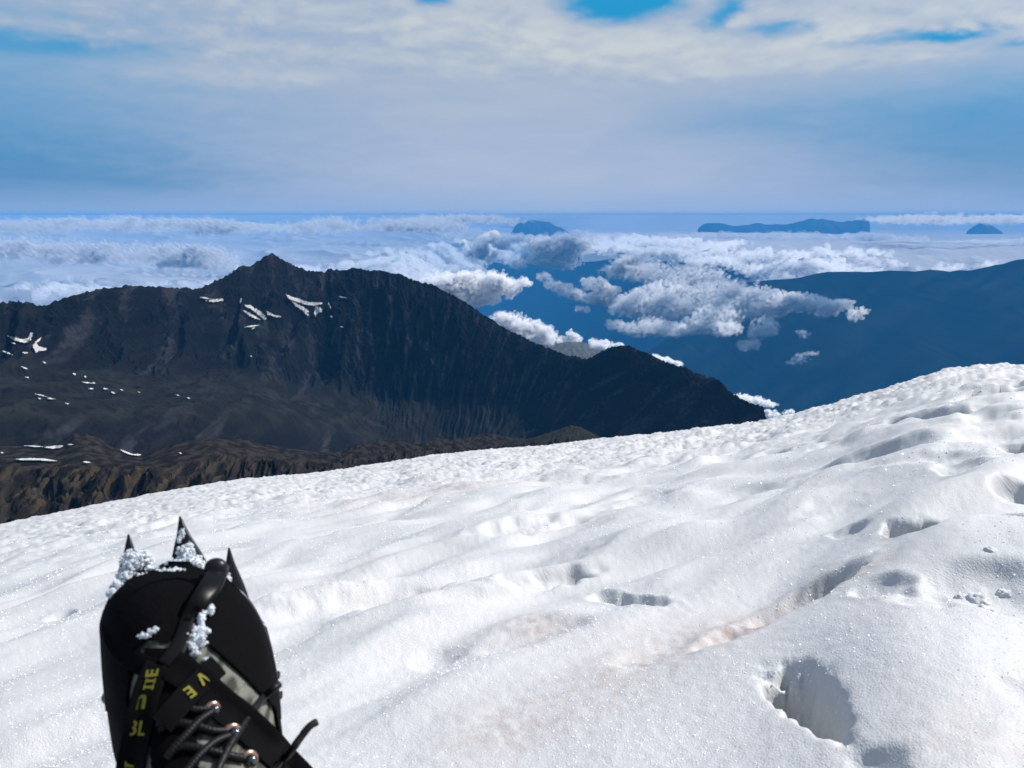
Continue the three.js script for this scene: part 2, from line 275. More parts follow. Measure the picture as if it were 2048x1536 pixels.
// ================================================================ ranges: sheets through measured lines from foot to crest
// lines: from near to far, each a list of [px, row, metres]; back: drops behind the crest
function range({ k = 1, lines, steps, az0, az1, cols, relief, tint, back, jag = 0.3, teeth = 0 }) {
  const fs = lines.map((l) => { const b = l.map(([px, row, d]) => ({ ...bearing(px, row), d: d * k })); return { tan: curve(b.map((q) => [q.az, q.tan])), d: curve(b.map((q) => [q.az, q.d])) }; });
  const nl = lines.length, total = steps.reduce((a, b) => a + b, 0) + 1, nb = back.length;
  const at = (az, s) => {                                            // s: 0 at the foot, nl - 1 on the crest
    const i = Math.min(Math.floor(s), nl - 2), t = s - i, P = [i - 1, i, i + 1, i + 2].map((k) => { const f = fs[clamp(k, 0, nl - 1)], d = f.d(az); return [d, d * f.tan(az)]; });
    if (i === 0) P[0] = [2 * P[1][0] - P[2][0], 2 * P[1][1] - P[2][1]];
    if (i === nl - 2) P[3] = [2 * P[2][0] - P[1][0], 2 * P[2][1] - P[1][1]];
    return [0, 1].map((c) => { const [a, b, e, f] = P.map((q) => q[c]), m0 = (e - a) * 0.35, m1 = (f - b) * 0.35, t2 = t * t, t3 = t2 * t; return (2 * t3 - 3 * t2 + 1) * b + (t3 - 2 * t2 + t) * m0 + (-2 * t3 + 3 * t2) * e + (t3 - t2) * m1; });
  };
  const marks = []; steps.forEach((n, i) => { for (let k = 0; k < n; k++) marks.push(i + k / n); }); marks.push(nl - 1);
  const point = (az, s, extra) => {
    let [d, y] = at(az, s);
    const p = place(az, d, y), crest = smoothstep(s, nl - 1.35, nl - 1.0), foot = 1 - smoothstep(s, 0, 0.3);
    const dy = k * relief(p.x / k, p.z / k, y / k, s, az);
    p.y += dy * lerp(1, jag, crest) + k * teeth * crest * (0.35 - Math.abs(n2(p.x / k / 55, p.z / k / 160)) + 0.6 * n2b(p.x / k / 19, p.z / k / 60));
    return p;
  };
  const g = gridGeometry(cols, total + nb, (i, j) => {
    const az = lerp(az0, az1, i / (cols - 1));
    if (j < total) { const p = point(az, marks[j]); return [p.x, p.y, p.z, ...tint(p.x / k, p.y / k, p.z / k, marks[j], az)]; }
    const c = point(az, nl - 1), [dd, dy] = back[j - total].map((q) => q * k), r = Math.hypot(c.x, c.z), o = (r + dd) / r;
    const p = new THREE.Vector3(c.x * o, c.y - dy + k * relief(c.x * o / k, c.z * o / k, (c.y - dy) / k, nl - 1, az) * 0.5, c.z * o);
    return [p.x, p.y, p.z, ...tint(p.x / k, p.y / k, p.z / k, nl - 1, az)];
  });
  const hit = (px, row) => {                                         // where a sight line first meets the sheet
    const b = bearing(px, row); let prev = null;
    for (let k = 0; k <= 500; k++) {
      const s = k / 500 * (nl - 1), p = point(b.az, s), r = Math.hypot(p.x, p.z), gap = p.y / r - b.tan;
      if (gap >= 0) { if (!prev) return p; const t = prev.gap / (prev.gap - gap); return prev.p.lerp(p, t); }
      prev = { p, gap };
    }
    return null;
  };
  return { geometry: g, hit, point };
}
const rock = (name, o = {}) => new THREE.MeshPhysicalMaterial({ name, vertexColors: true, roughness: 0.95, specularIntensity: 0.05, side: THREE.DoubleSide, ...o });
const mixc = (a, b, t) => [lerp(a[0], b[0], t), lerp(a[1], b[1], t), lerp(a[2], b[2], t)];

// ---------------------------------------------------------------- the dark mountain across the valley
const crestMain = [[-420, 640, 3900], [-250, 600, 3950], [-120, 622, 4000], [0, 612, 4100], [40, 613, 4120], [80, 617, 4140], [108, 606, 4150], [130, 597, 4170], [160, 588, 4190], [185, 582, 4220], [215, 577, 4250], [260, 571, 4300], [300, 573, 4350], [330, 577, 4400], [395, 578, 4500], [420, 568, 4560], [440, 558, 4620], [460, 546, 4660], [470, 540, 4680], [480, 532, 4700], [487, 531, 4720], [500, 533, 4760], [520, 519, 4820], [535, 510, 4850], [543, 506, 4870], [550, 511, 4880], [562, 519, 4900], [578, 526, 4910], [590, 532, 4920], [615, 541, 4950], [650, 545, 4980], [658, 537, 4990], [664, 538, 4990], [690, 542, 5000], [705, 535, 5000], [722, 537, 5000], [740, 541, 5000], [770, 543, 4990], [800, 549, 4980], [830, 562, 4960], [852, 567, 4950], [862, 569, 4940], [880, 578, 4920], [920, 598, 4880], [960, 624, 4840], [1000, 650, 4800], [1030, 667, 4760], [1040, 669, 4750], [1052, 678, 4740], [1080, 690, 4700], [1130, 709, 4640], [1175, 718, 4560], [1200, 705, 4480], [1222, 694, 4440], [1240, 691, 4400], [1262, 693, 4380], [1290, 705, 4340], [1330, 724, 4280], [1370, 735, 4220], [1390, 746, 4200], [1430, 758, 4140], [1445, 768, 4110], [1460, 783, 4090], [1490, 803, 4050], [1525, 819, 4000], [1533, 842, 3980], [1560, 900, 3950], [1600, 960, 3900]];
const cliffBase = [[-420, 760, 3600], [0, 736, 3800], [130, 736, 3900], [250, 742, 4020], [400, 748, 4220], [520, 756, 4420], [640, 776, 4560], [760, 790, 4600], [880, 790, 4560], [1050, 800, 4480], [1175, 800, 4330], [1260, 780, 4180], [1400, 815, 4030], [1533, 860, 3930], [1600, 990, 3850]];
const benchEdge = [[-420, 850, 2900], [0, 836, 3000], [120, 834, 3050], [250, 832, 3120], [400, 826, 3250], [520, 828, 3500], [640, 850, 3900], [760, 872, 4180], [880, 880, 4300], [1050, 870, 4280], [1250, 850, 4050], [1400, 850, 3940], [1533, 880, 3880], [1600, 1010, 3800]];
const footMain = [[-420, 990, 2700], [0, 960, 2750], [250, 945, 2820], [400, 935, 2980], [640, 935, 3600], [880, 940, 4050], [1250, 930, 3900], [1533, 930, 3820], [1600, 1050, 3760]];
const mainRange = range({
  k: 0.19,
  lines: [footMain, benchEdge, cliffBase, crestMain], steps: [44, 66, 150], az0: bearing(-380, 700).az, az1: bearing(1560, 830).az, cols: 1000, back: [[120, 120], [400, 420], [900, 1000]], jag: 0.06, teeth: 9,
  relief: (x, z, y, s, az) => {
    const right = smoothstep(az, -0.22, 0.02), drop = -y, la = x + drop * lerp(-0.1, 1.25, right) + 60 * n2(x / 420, z / 420);   // ribs run straight down on the left and lean to the right farther on
    const steep = smoothstep(s, 1.7, 2.2), bench = 1 - steep;
    const wv = 55 * fbm2(x / 260 + 4, drop / 190, 3), lb = la + wv;
    let h = steep * (lerp(84, 46, right) * ridged2(lb / 420, drop / 700 + 3, 2) + lerp(34, 22, right) * ridged2(lb / lerp(130, 190, right), drop / 260, 3) * (0.4 + 0.6 * smoothstep(fbm2(x / 500, drop / 300, 2), -0.4, 0.4)) + 17 * ridged2(lb / 50 + 5, drop / 62, 4, 0.62));
    h += steep * 13 * fbm2(x / 34, drop / 24, 4, 0.62);
    h += bench * (20 * fbm2(x / 330, z / 330, 4) + 9 * ridged2(la / 120, z / 260, 3) * smoothstep(s, 0.2, 1));
    h += bench * right * 16 * ridged2((la + wv) / 170, drop / 300, 3);
    h += (1 - smoothstep(s, 0.1, 1.0)) * 12 * ridged2(x / 60, drop / 90, 3);
    return h;
  },
  tint: (x, y, z, s, az) => {
    const right = smoothstep(az, -0.2, 0.1), drop = -y, la = x + drop * lerp(-0.1, 1.25, right);
    const scree = smoothstep(fbm2(la / 120, drop / 380, 3) + 0.35 * fbm2(x / 26, drop / 26, 2), 0.08, 0.55), band = smoothstep(fbm2(la / 300 + 8, drop / 75, 3), 0.1, 0.5);
    let c = mixc([0.008, 0.0078, 0.009], [0.036, 0.034, 0.037], scree * 0.8);
    c = mixc(c, [0.015, 0.012, 0.012], band * 0.7);
    const olive = (1 - smoothstep(s, 1.75, 2.15)) * smoothstep(s, 0.5, 1.1) * (1 - right * 0.7);
    c = mixc(c, mixc([0.011, 0.0105, 0.009], [0.021, 0.0205, 0.017], smoothstep(fbm2(x / 160, z / 240, 4), -0.3, 0.5)), olive * 0.85);
    const grain = 1 + 0.30 * fbm2(x / 14, (drop + z) / 14, 2);
    return c.map((v) => v * grain * 0.82);
  },
});
const mountain = put(new THREE.Mesh(mainRange.geometry, rock('dark_rock')), 'mountain', 'dark pointed rocky mountain with small snow patches across the valley', 'mountain', null, 'structure');
scene.add(mountain);

// ---------------------------------------------------------------- the brown rock ridge just beyond the snow edge
const ridgeCrest = [[-420, 905, 1750], [-150, 898, 1760], [0, 893, 1780], [60, 893, 1790], [110, 891, 1800], [130, 880, 1800], [148, 867, 1800], [172, 868, 1800], [200, 878, 1800], [225, 893, 1800], [260, 905, 1800], [285, 912, 1800], [310, 898, 1790], [345, 888, 1780], [385, 881, 1780], [420, 876, 1790], [455, 880, 1800], [490, 878, 1830], [520, 888, 1860], [560, 894, 1880], [600, 900, 1900], [640, 905, 1920], [682, 903, 1930], [700, 893, 1940], [712, 885, 1960], [740, 888, 1990], [775, 880, 2020], [795, 877, 2040], [815, 884, 2060], [838, 886, 2080], [870, 876, 2120], [905, 880, 2150], [940, 874, 2200], [975, 866, 2240], [1000, 870, 2270], [1025, 877, 2300], [1060, 877, 2340], [1095, 866, 2400], [1120, 858, 2440], [1142, 850, 2470], [1160, 853, 2500], [1185, 866, 2540], [1210, 880, 2570], [1300, 925, 2650]];
const ridgeLip = [[-420, 950, 1480], [0, 944, 1500], [80, 938, 1510], [160, 936, 1500], [240, 948, 1480], [340, 938, 1500], [420, 918, 1560], [520, 925, 1640], [640, 930, 1720], [760, 915, 1840], [900, 903, 2000], [1050, 893, 2180], [1150, 876, 2340], [1210, 895, 2420], [1300, 945, 2500]];
const ridgeFoot = [[-420, 1150, 1300], [0, 1110, 1330], [240, 1075, 1330], [420, 1040, 1400], [640, 1010, 1560], [900, 970, 1860], [1150, 940, 2200], [1300, 1000, 2360]];
const brownRidge = range({
  k: 0.22,
  lines: [ridgeFoot, ridgeLip, ridgeCrest], steps: [120, 90], az0: bearing(-380, 950).az, az1: bearing(1290, 900).az, cols: 940, back: [[60, 70], [200, 260], [500, 520]], jag: 0.3,
  relief: (x, z, y, s, az) => {
    const left = 1 - smoothstep(az, -0.36, -0.27), la = x + (-y) * lerp(0.45, 0.0, left) + 12 * n2(x / 90, z / 90), cliff = 1 - smoothstep(s, 0.80, 1.15);
    let h = cliff * lerp(1, 1.35, left) * (17 * ridged2((la + 25 * fbm2(x / 50, y / 40, 2)) / 85, y / 150 + z / 500, 2) + 9 * ridged2(la / 24 + 0.5 * n2(x / 30, y / 20), y / 50 + z / 160, 4, 0.6) + 5 * fbm2(x / 11, y / 9, 4, 0.6));
    h += (1 - cliff) * (4.5 * fbm2(x / 60, z / 100, 4) + 3.5 * ridged2(la / 30, z / 60, 3) * smoothstep(az, -0.33, -0.2));
    return h;
  },
  tint: (x, y, z, s, az) => {
    const left = 1 - smoothstep(az, -0.40, -0.26), cliff = 1 - smoothstep(s, 0.85, 1.1), a = smoothstep(fbm2(x / 34, (y + z) / 60, 4), -0.25, 0.5), b = smoothstep(fbm2(x / 70 + 20, (y - z) / 90, 3), 0.05, 0.45);
    let c = mixc([0.008, 0.0072, 0.007], [0.030, 0.026, 0.022], a * 0.8);
    c = mixc(c, [0.028, 0.018, 0.016], b * 0.45 * smoothstep(az, -0.50, -0.36));
    c = mixc(c, [0.050, 0.038, 0.022], cliff * left * smoothstep(fbm2(x / 16, y / 70, 3), 0.0, 0.5) * 0.8);
    c = mixc(c, [0.015, 0.016, 0.012], smoothstep(az, -0.02, 0.06) * 0.7);
    const grain = 1 + 0.35 * fbm2(x / 5, (y + z) / 5, 2);
    return c.map((v) => v * grain);
  },
});
const rockRidge = put(new THREE.Mesh(brownRidge.geometry, rock('brown_rock')), 'rock_ridge', 'craggy brown rock ridge just beyond the edge of the snow', 'ridge', null, 'structure');
scene.add(rockRidge);

// ---------------------------------------------------------------- the pale shoulder behind the saddle, and the dark outcrop past the end of the mountain
const shoulder = range({
  k: 0.4,
  lines: [[[980, 760, 5500], [1240, 760, 5300]], [[1000, 690, 6000], [1045, 682, 6050], [1062, 678, 6050], [1100, 677, 6080], [1130, 678, 6080], [1155, 682, 6060], [1180, 689, 6040], [1205, 698, 6000], [1240, 712, 5960], [1275, 735, 5900]]], steps: [70], az0: bearing(1000, 700).az, az1: bearing(1275, 735).az, cols: 170, back: [[200, 60], [600, 700]], jag: 0.2,
  relief: (x, z, y) => 5 * fbm2(x / 120, z / 160, 4) + 5 * ridged2((x - y * 0.8) / 70, y / 160, 2),
  tint: (x, y, z) => mixc([0.058, 0.058, 0.052], [0.090, 0.088, 0.076], smoothstep(fbm2(x / 60, z / 90, 4), -0.3, 0.4)),
});
scene.add(put(new THREE.Mesh(shoulder.geometry, rock('pale_shoulder')), 'hill', 'pale grey rounded shoulder behind the saddle of the dark mountain', 'hill', null, 'structure'));
const outcrop = range({
  k: 0.4,
  lines: [[[1500, 900, 4300], [1640, 900, 4300]], [[1520, 850, 4450], [1536, 834, 4460], [1546, 829, 4460], [1556, 828, 4470], [1566, 826, 4470], [1574, 825, 4470], [1582, 829, 4480], [1592, 836, 4480], [1640, 870, 4500]]], steps: [40], az0: bearing(1520, 850).az, az1: bearing(1640, 870).az, cols: 90, back: [[40, 40], [200, 300]], jag: 0.5,
  relief: (x, z, y) => 9 * ridged2(x / 40, y / 60, 3), tint: (x, y, z) => [0.02, 0.02, 0.022].map((v) => v * (1 + 0.3 * n2(x / 9, y / 9))),
});
scene.add(put(new THREE.Mesh(outcrop.geometry, rock('outcrop_rock')), 'rock_outcrop', 'small dark rock tip peeping over the snow edge past the mountain', 'rock', null, 'structure'));

// ---------------------------------------------------------------- the blue mountain beyond the deep valley on the right
const blue = range({
  k: 0.40,
  lines: [[[1200, 900, 9600], [1500, 905, 9300], [2048, 900, 8600], [2600, 900, 7600]], [[1200, 800, 12400], [1500, 740, 11800], [2048, 700, 10400], [2600, 640, 9000]], [[1200, 770, 14500], [1300, 700, 15000], [1390, 640, 15200], [1440, 596, 15200], [1480, 568, 15000], [1500, 564, 14950], [1540, 560, 14800], [1575, 558, 14700], [1600, 555, 14600], [1630, 547, 14500], [1655, 543, 14400], [1700, 543, 14200], [1740, 544, 14100], [1780, 541, 13900], [1800, 542, 13800], [1830, 544, 13700], [1860, 540, 13600], [1885, 542, 13500], [1900, 544, 13400], [1915, 541, 13350], [1940, 541, 13300], [1960, 537, 13200], [1978, 533, 13100], [1990, 530, 13050], [2005, 528, 13000], [2020, 523, 12950], [2035, 519, 12900], [2048, 518, 12850], [2120, 500, 12600], [2300, 470, 12000], [2600, 480, 11000]]],
  steps: [50, 90], az0: bearing(1230, 760).az, az1: bearing(2500, 500).az, cols: 460, back: [[400, 300], [2000, 1400]], jag: 0.12,
  relief: (x, z, y) => 110 * fbm2((x - y * 0.4) / 2300, y / 1500 + z / 6000, 3) + 16 * ridged2((x - y * 0.3 + 200 * n2(x / 900, y / 700)) / 620, y / 900, 3),
  tint: (x, y, z) => mixc([0.0035, 0.006, 0.006], [0.007, 0.010, 0.008], smoothstep(fbm2(x / 900, (y + z) / 900, 4), -0.3, 0.4)),
});
scene.add(put(new THREE.Mesh(blue.geometry, rock('far_rock')), 'mountain_001', 'long blue hazy mountain on the right beyond the deep valley', 'mountain', null, 'structure'));

// ---------------------------------------------------------------- peaks that stand out of the cloud near the horizon
const islandTint = (x, y, z) => mixc([0.020, 0.022, 0.022], [0.034, 0.034, 0.032], smoothstep(fbm2(x / 1500, z / 1500, 3), -0.3, 0.3));
function island(name, label, crest, d, rough) {
  const foot = crest.map(([px, row]) => [px, 505, d - 1800]), r = range({ lines: [foot, crest.map(([px, row]) => [px, row, d])], steps: [50], az0: bearing(crest[0][0], 450).az, az1: bearing(crest[crest.length - 1][0], 450).az, cols: 200, back: [[900, 300], [2500, 1200]], jag: 0.4, relief: (x, z, y) => rough * ridged2(x / 900, y / 700 + z / 4000, 3), tint: islandTint });
  scene.add(put(new THREE.Mesh(r.geometry, rock(name + '_rock')), name, label, 'mountain', null, 'structure'));
}
island('far_peak', 'small hazy blue peak rising from cloud at the middle of the horizon', [[1005, 500], [1020, 470], [1028, 456], [1034, 450], [1042, 446], [1052, 446], [1058, 442], [1064, 440], [1075, 441], [1090, 443], [1102, 447], [1112, 452], [1122, 456], [1134, 463], [1150, 480], [1165, 500]], 17600, 50);
island('far_peak_001', 'long hazy blue massif with a blunt cliff at its right end, above the cloud', [[1385, 500], [1396, 458], [1404, 451], [1412, 448], [1424, 446], [1440, 446], [1452, 449], [1468, 453], [1484, 452], [1500, 450], [1512, 447], [1522, 447], [1535, 449], [1550, 449], [1562, 450], [1580, 447], [1592, 444], [1606, 442], [1614, 439], [1625, 437], [1634, 440], [1645, 439], [1656, 441], [1670, 443], [1684, 444], [1692, 442], [1706, 442], [1714, 440], [1720, 441], [1727, 438], [1733, 440], [1738, 441], [1740, 452], [1741, 500]], 18400, 50);
island('far_peak_002', 'faint low blue peak near the right edge of the horizon', [[1920, 490], [1935, 462], [1944, 455], [1954, 450], [1964, 447], [1974, 448], [1984, 451], [1992, 456], [2004, 464], [2020, 490]], 19300, 25);

// ---------------------------------------------------------------- valley floor
{
  const g = gridGeometry(150, 120, (i, j) => {
    const az = lerp(-1.2, 1.2, i / 149), d = 1100 * Math.pow(20500 / 1100, j / 119), x = Math.sin(az) * d, z = -Math.cos(az) * d;
    const y = lerp(-2350, -1150, smoothstep(d, 15500, 20000)) + 160 * fbm2(x / 5200, z / 5200, 4) + 60 * ridged2(x / 2100, z / 2600, 3), c = mixc([0.026, 0.034, 0.022], [0.05, 0.052, 0.036], smoothstep(fbm2(x / 1600, z / 1600, 4), -0.3, 0.4));
    return [x, y, z, ...c];
  });
  scene.add(put(new THREE.Mesh(g, rock('valley_ground')), 'valley_floor', 'deep blue valley floor far below between the mountains', 'valley', null, 'structure'));
}

// ================================================================ snow patches left on the mountain and the ridge, each draped on the rock it lies on
const oldSnow = new THREE.MeshStandardMaterial({ name: 'old_snow', color: new THREE.Color().setRGB(0.40, 0.39, 0.38), roughness: 0.8, side: THREE.DoubleSide });
function drape(parent, sheet, outline, lift, wobble = 1.2) {
  const xs = outline.map((p) => p[0]), ys = outline.map((p) => p[1]), x0 = Math.min(...xs) - 2, x1 = Math.max(...xs) + 2, y0 = Math.min(...ys) - 2, y1 = Math.max(...ys) + 2;
  const nx = clamp(Math.round((x1 - x0) / 1.1), 6, 90), ny = clamp(Math.round((y1 - y0) / 0.9), 6, 60), pts = new Map(), pos = [], idx = [];
  const inside = (x, y) => { x += wobble * n2(x / 4, y / 4); y += wobble * 0.7 * n2b(x / 4, y / 4); let c = false; for (let i = 0, j = outline.length - 1; i < outline.length; j = i++) { const [xi, yi] = outline[i], [xj, yj] = outline[j]; if (yi > y !== yj > y && x < (xj - xi) * (y - yi) / (yj - yi) + xi) c = !c; } return c; };
  const vert = (i, j) => { const k = j * 1000 + i; if (!pts.has(k)) { const p = sheet.hit(lerp(x0, x1, i / nx), lerp(y0, y1, j / ny)); if (p) { const r = p.length(); p.multiplyScalar(1 - lift / r); p.y += lift * 0.4; pts.set(k, pos.length / 3); pos.push(p.x, p.y, p.z); } else pts.set(k, -1); } return pts.get(k); };
  for (let j = 0; j < ny; j++) for (let i = 0; i < nx; i++) {
    if (!inside(lerp(x0, x1, (i + 0.5) / nx), lerp(y0, y1, (j + 0.5) / ny))) continue;
    const a = vert(i, j), b = vert(i + 1, j), c = vert(i, j + 1), d = vert(i + 1, j + 1);
    if (a < 0 || b < 0 || c < 0 || d < 0) continue;
    idx.push(a, c, b, b, c, d);
  }
  if (!idx.length) return;
  const g = new THREE.BufferGeometry(); g.setAttribute('position', new THREE.Float32BufferAttribute(pos, 3)); g.setIndex(idx); g.computeVertexNormals();
  part(parent, 'snow_patch', g, oldSnow);
}
const bar = (x0, y0, x1, y1, w) => { const dx = x1 - x0, dy = y1 - y0, l = Math.hypot(dx, dy), nx = -dy / l * w / 2, ny = dx / l * w / 2, mx = (x0 + x1) / 2, my = (y0 + y1) / 2; return [[x0, y0], [mx + nx, my + ny], [x1, y1], [mx - nx, my - ny]]; };
const patches = [
  [[16, 674], [30, 676], [45, 681], [58, 677], [60, 667], [66, 668], [62, 682], [52, 688], [36, 685], [24, 680]], bar(70, 690, 84, 676, 5), [[66, 694], [74, 684], [76, 694], [92, 698], [92, 703], [78, 704], [72, 708]], bar(3, 703, 26, 712, 4), bar(20, 686, 32, 690, 3), bar(44, 707, 58, 708, 4),
  bar(400, 596, 424, 600, 3.5), [[412, 604], [428, 600], [446, 600], [447, 603], [430, 606]], bar(480, 610, 483, 597, 4), [[489, 612], [500, 611], [512, 620], [524, 626], [534, 640], [530, 641], [516, 630], [502, 620]], [[486, 622], [494, 625], [508, 632], [520, 640], [517, 641], [500, 634]], [[532, 622], [542, 628], [552, 632], [563, 634], [560, 637], [546, 635], [536, 630]], bar(486, 656, 520, 652, 4), bar(503, 660, 511, 656, 3),
  [[570, 588], [580, 594], [592, 597], [604, 602], [620, 606], [645, 606], [646, 609], [628, 613], [612, 611], [598, 606], [580, 601]], [[584, 604], [596, 610], [608, 616], [616, 622], [618, 634], [611, 630], [602, 620], [590, 613]], [[632, 614], [642, 616], [644, 626], [636, 627], [632, 634], [628, 628]], bar(656, 604, 662, 620, 4), bar(675, 594, 696, 598, 3.5), bar(680, 655, 687, 656, 3), bar(661, 632, 664, 638, 3),
  bar(42, 735, 58, 741, 3), bar(85, 725, 93, 729, 3), bar(70, 790, 96, 796, 2.6), bar(92, 798, 112, 801, 3.2), bar(74, 798, 84, 800, 3), bar(160, 766, 190, 769, 2.6), bar(176, 779, 190, 780, 2.4), bar(205, 779, 218, 780, 2.6), bar(222, 786, 231, 789, 3), bar(277, 785, 281, 788, 3), bar(352, 791, 360, 794, 2.5), bar(375, 798, 381, 799, 2.5), bar(130, 808, 140, 811, 2.8), bar(240, 781, 247, 783, 2.4), bar(146, 748, 152, 752, 3), bar(168, 754, 173, 757, 2.5), bar(186, 766, 191, 770, 3), bar(500, 713, 504, 715, 3), bar(50, 756, 60, 758, 2.2),
];
for (const p of patches) drape(mountain, mainRange, p, 2.2, p.length > 4 ? 2.2 : 0.8);
for (const p of [[[88, 897], [102, 895], [120, 893], [128, 894], [122, 898], [106, 900]], bar(48, 894, 90, 896, 2.4), bar(132, 891, 150, 892, 2.4), [[240, 901], [252, 905], [264, 910], [272, 911], [282, 907], [292, 906], [288, 911], [276, 914], [262, 912], [250, 908]], [[32, 921], [60, 919], [90, 920], [108, 923], [116, 925], [100, 925], [70, 923], [40, 923]], bar(164, 926, 184, 928, 3), bar(0, 907, 8, 909, 3), bar(358, 908, 364, 910, 2.4)]) drape(rockRidge, brownRidge, p, 1.5, 0.6);

// ================================================================ clouds
const cloudMat = new THREE.MeshPhysicalMaterial({ name: 'cloud_white', color: new THREE.Color().setRGB(0.96, 0.96, 0.97), roughness: 1, specularIntensity: 0, transmission: 0.9, thickness: 0, transparent: true, opacity: 0.17, side: THREE.DoubleSide });
const seaMat = new THREE.MeshPhysicalMaterial({ name: 'cloud_sea_shaded', color: new THREE.Color().setRGB(0.38, 0.38, 0.40), roughness: 1, specularIntensity: 0, side: THREE.DoubleSide });  // grey, not white: the shade of higher cloud is put into the colour
const veilMat = new THREE.MeshPhysicalMaterial({ name: 'cloud_veil', color: new THREE.Color().setRGB(0.78, 0.78, 0.80), roughness: 1, specularIntensity: 0, transmission: 0.7, thickness: 0, transparent: true, opacity: 0.12, side: THREE.DoubleSide });  // dimmer cloud for the horizon banks, their shade put into the colour
const puff = new THREE.IcosahedronGeometry(1, 1);
// the sea of cloud: rolling tops that break up towards the valley in the middle
const seaTop = -760;
const seaScale = (x, z) => lerp(1, 0.5, smoothstep(Math.atan2(x, -z), -0.14, 0.10));
function seaCover(X, Z) {
  const q = seaScale(X, Z), x = X / q, z = Z / q;                                            // above 0 there is cloud
  const d = Math.hypot(x, z), az = Math.atan2(x, -z), deg = az * 180 / Math.PI;
  const start = curve([[-70, 6200], [-20, 6500], [-8, 8200], [-4, 13000], [1, 21000], [6, 22500], [10, 21000], [14, 17000], [18, 14600], [24, 13600], [36, 12800], [70, 12000]])(deg);
  return (d - start) / 3000 + 0.9 * fbm2(x / 2600, z / 2600, 4);
}
function seaY(X, Z) {
  const q = seaScale(X, Z), x = X / q, z = Z / q, d = Math.hypot(x, z), cov = seaCover(X, Z), wx = x + 500 * n2(x / 3000, z / 3000), wz = z + 500 * n2b(x / 3000, z / 3000);
  const far = smoothstep(d, 8000, 30000), b1 = fbm2(wx / 5200, wz / 3000, 3), b2 = 1 - Math.abs(n2b(wx / 2100, wz / 1300)), b3 = 1 - Math.abs(n2(wx / 900, wz / 620));
  const side = smoothstep(x / d, -0.12, 0.02), top = lerp(lerp(seaTop, -190, smoothstep(d, 9000, 24000)), lerp(lerp(seaTop, -1010, smoothstep(x / d, 0.2, 0.3)), -760, smoothstep(d, 13000, 20000)) + 620 * smoothstep(d, 46000, 66000), side);
  return q * (top * (1 - 0.85 * smoothstep(d, 45000, 110000)) + 90 * fbm2(x / 14000, z / 7000, 2) + lerp(100, 50, far) * b1 + 80 * b2 * b2 * (1 - 0.75 * far) + 26 * b3 * b3 * (1 - far) - 260 * (1 - smoothstep(cov, 0, 1.1)));
}
{
  const nu = 900, nv = 430, grp = new THREE.Group();
  const g = gridGeometry(nu, nv, (i, j) => { const az = lerp(-0.85, 0.95, i / (nu - 1)), d = 3000 * Math.pow(190000 / 3000, j / (nv - 1)), x = Math.sin(az) * d, z = -Math.cos(az) * d; return [x, seaY(x, z), z]; }, false, (i, j, r) => seaCover(r[0], r[2]) > 0);
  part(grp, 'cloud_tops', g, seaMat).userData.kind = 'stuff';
  const r = rng(77), m = new THREE.Matrix4(), list = [], q = new THREE.Quaternion(), e = new THREE.Euler();
  for (let k = 0; k < 900000 && list.length < 80000; k++) {          // loose scraps along the torn edge
    const az = lerp(-0.7, 0.75, r()), d = 3000 * Math.pow(22000 / 3000, r()), x = Math.sin(az) * d, z = -Math.cos(az) * d, cov = seaCover(x, z) + 0.5 * fbm2(x / 420, z / 420, 3);
    if (cov < -0.55 || cov > 0.9) continue;
    if (r() > Math.exp(-Math.pow(Math.min(0, cov - 0.15) * 4.2, 2))) continue;
    const s = d * 0.0023 * (0.6 + 0.9 * r()), y = seaY(x, z) + (r() - 0.35) * 90;
    list.push(m.clone().compose(new THREE.Vector3(x, y, z), q.setFromEuler(e.set(r() * 6, r() * 6, 0)), new THREE.Vector3(s, s * 0.8, s)));
  }
  const im = new THREE.InstancedMesh(puff, cloudMat, list.length); list.forEach((a, i) => im.setMatrixAt(i, a));
  put(im, 'cloud_wisps', null, null, null, 'stuff'); grp.add(im);
  scene.add(put(grp, 'cloud_sea', 'wide white sea of cloud filling the distance up to the horizon', 'cloud sea', null, 'stuff'));
}
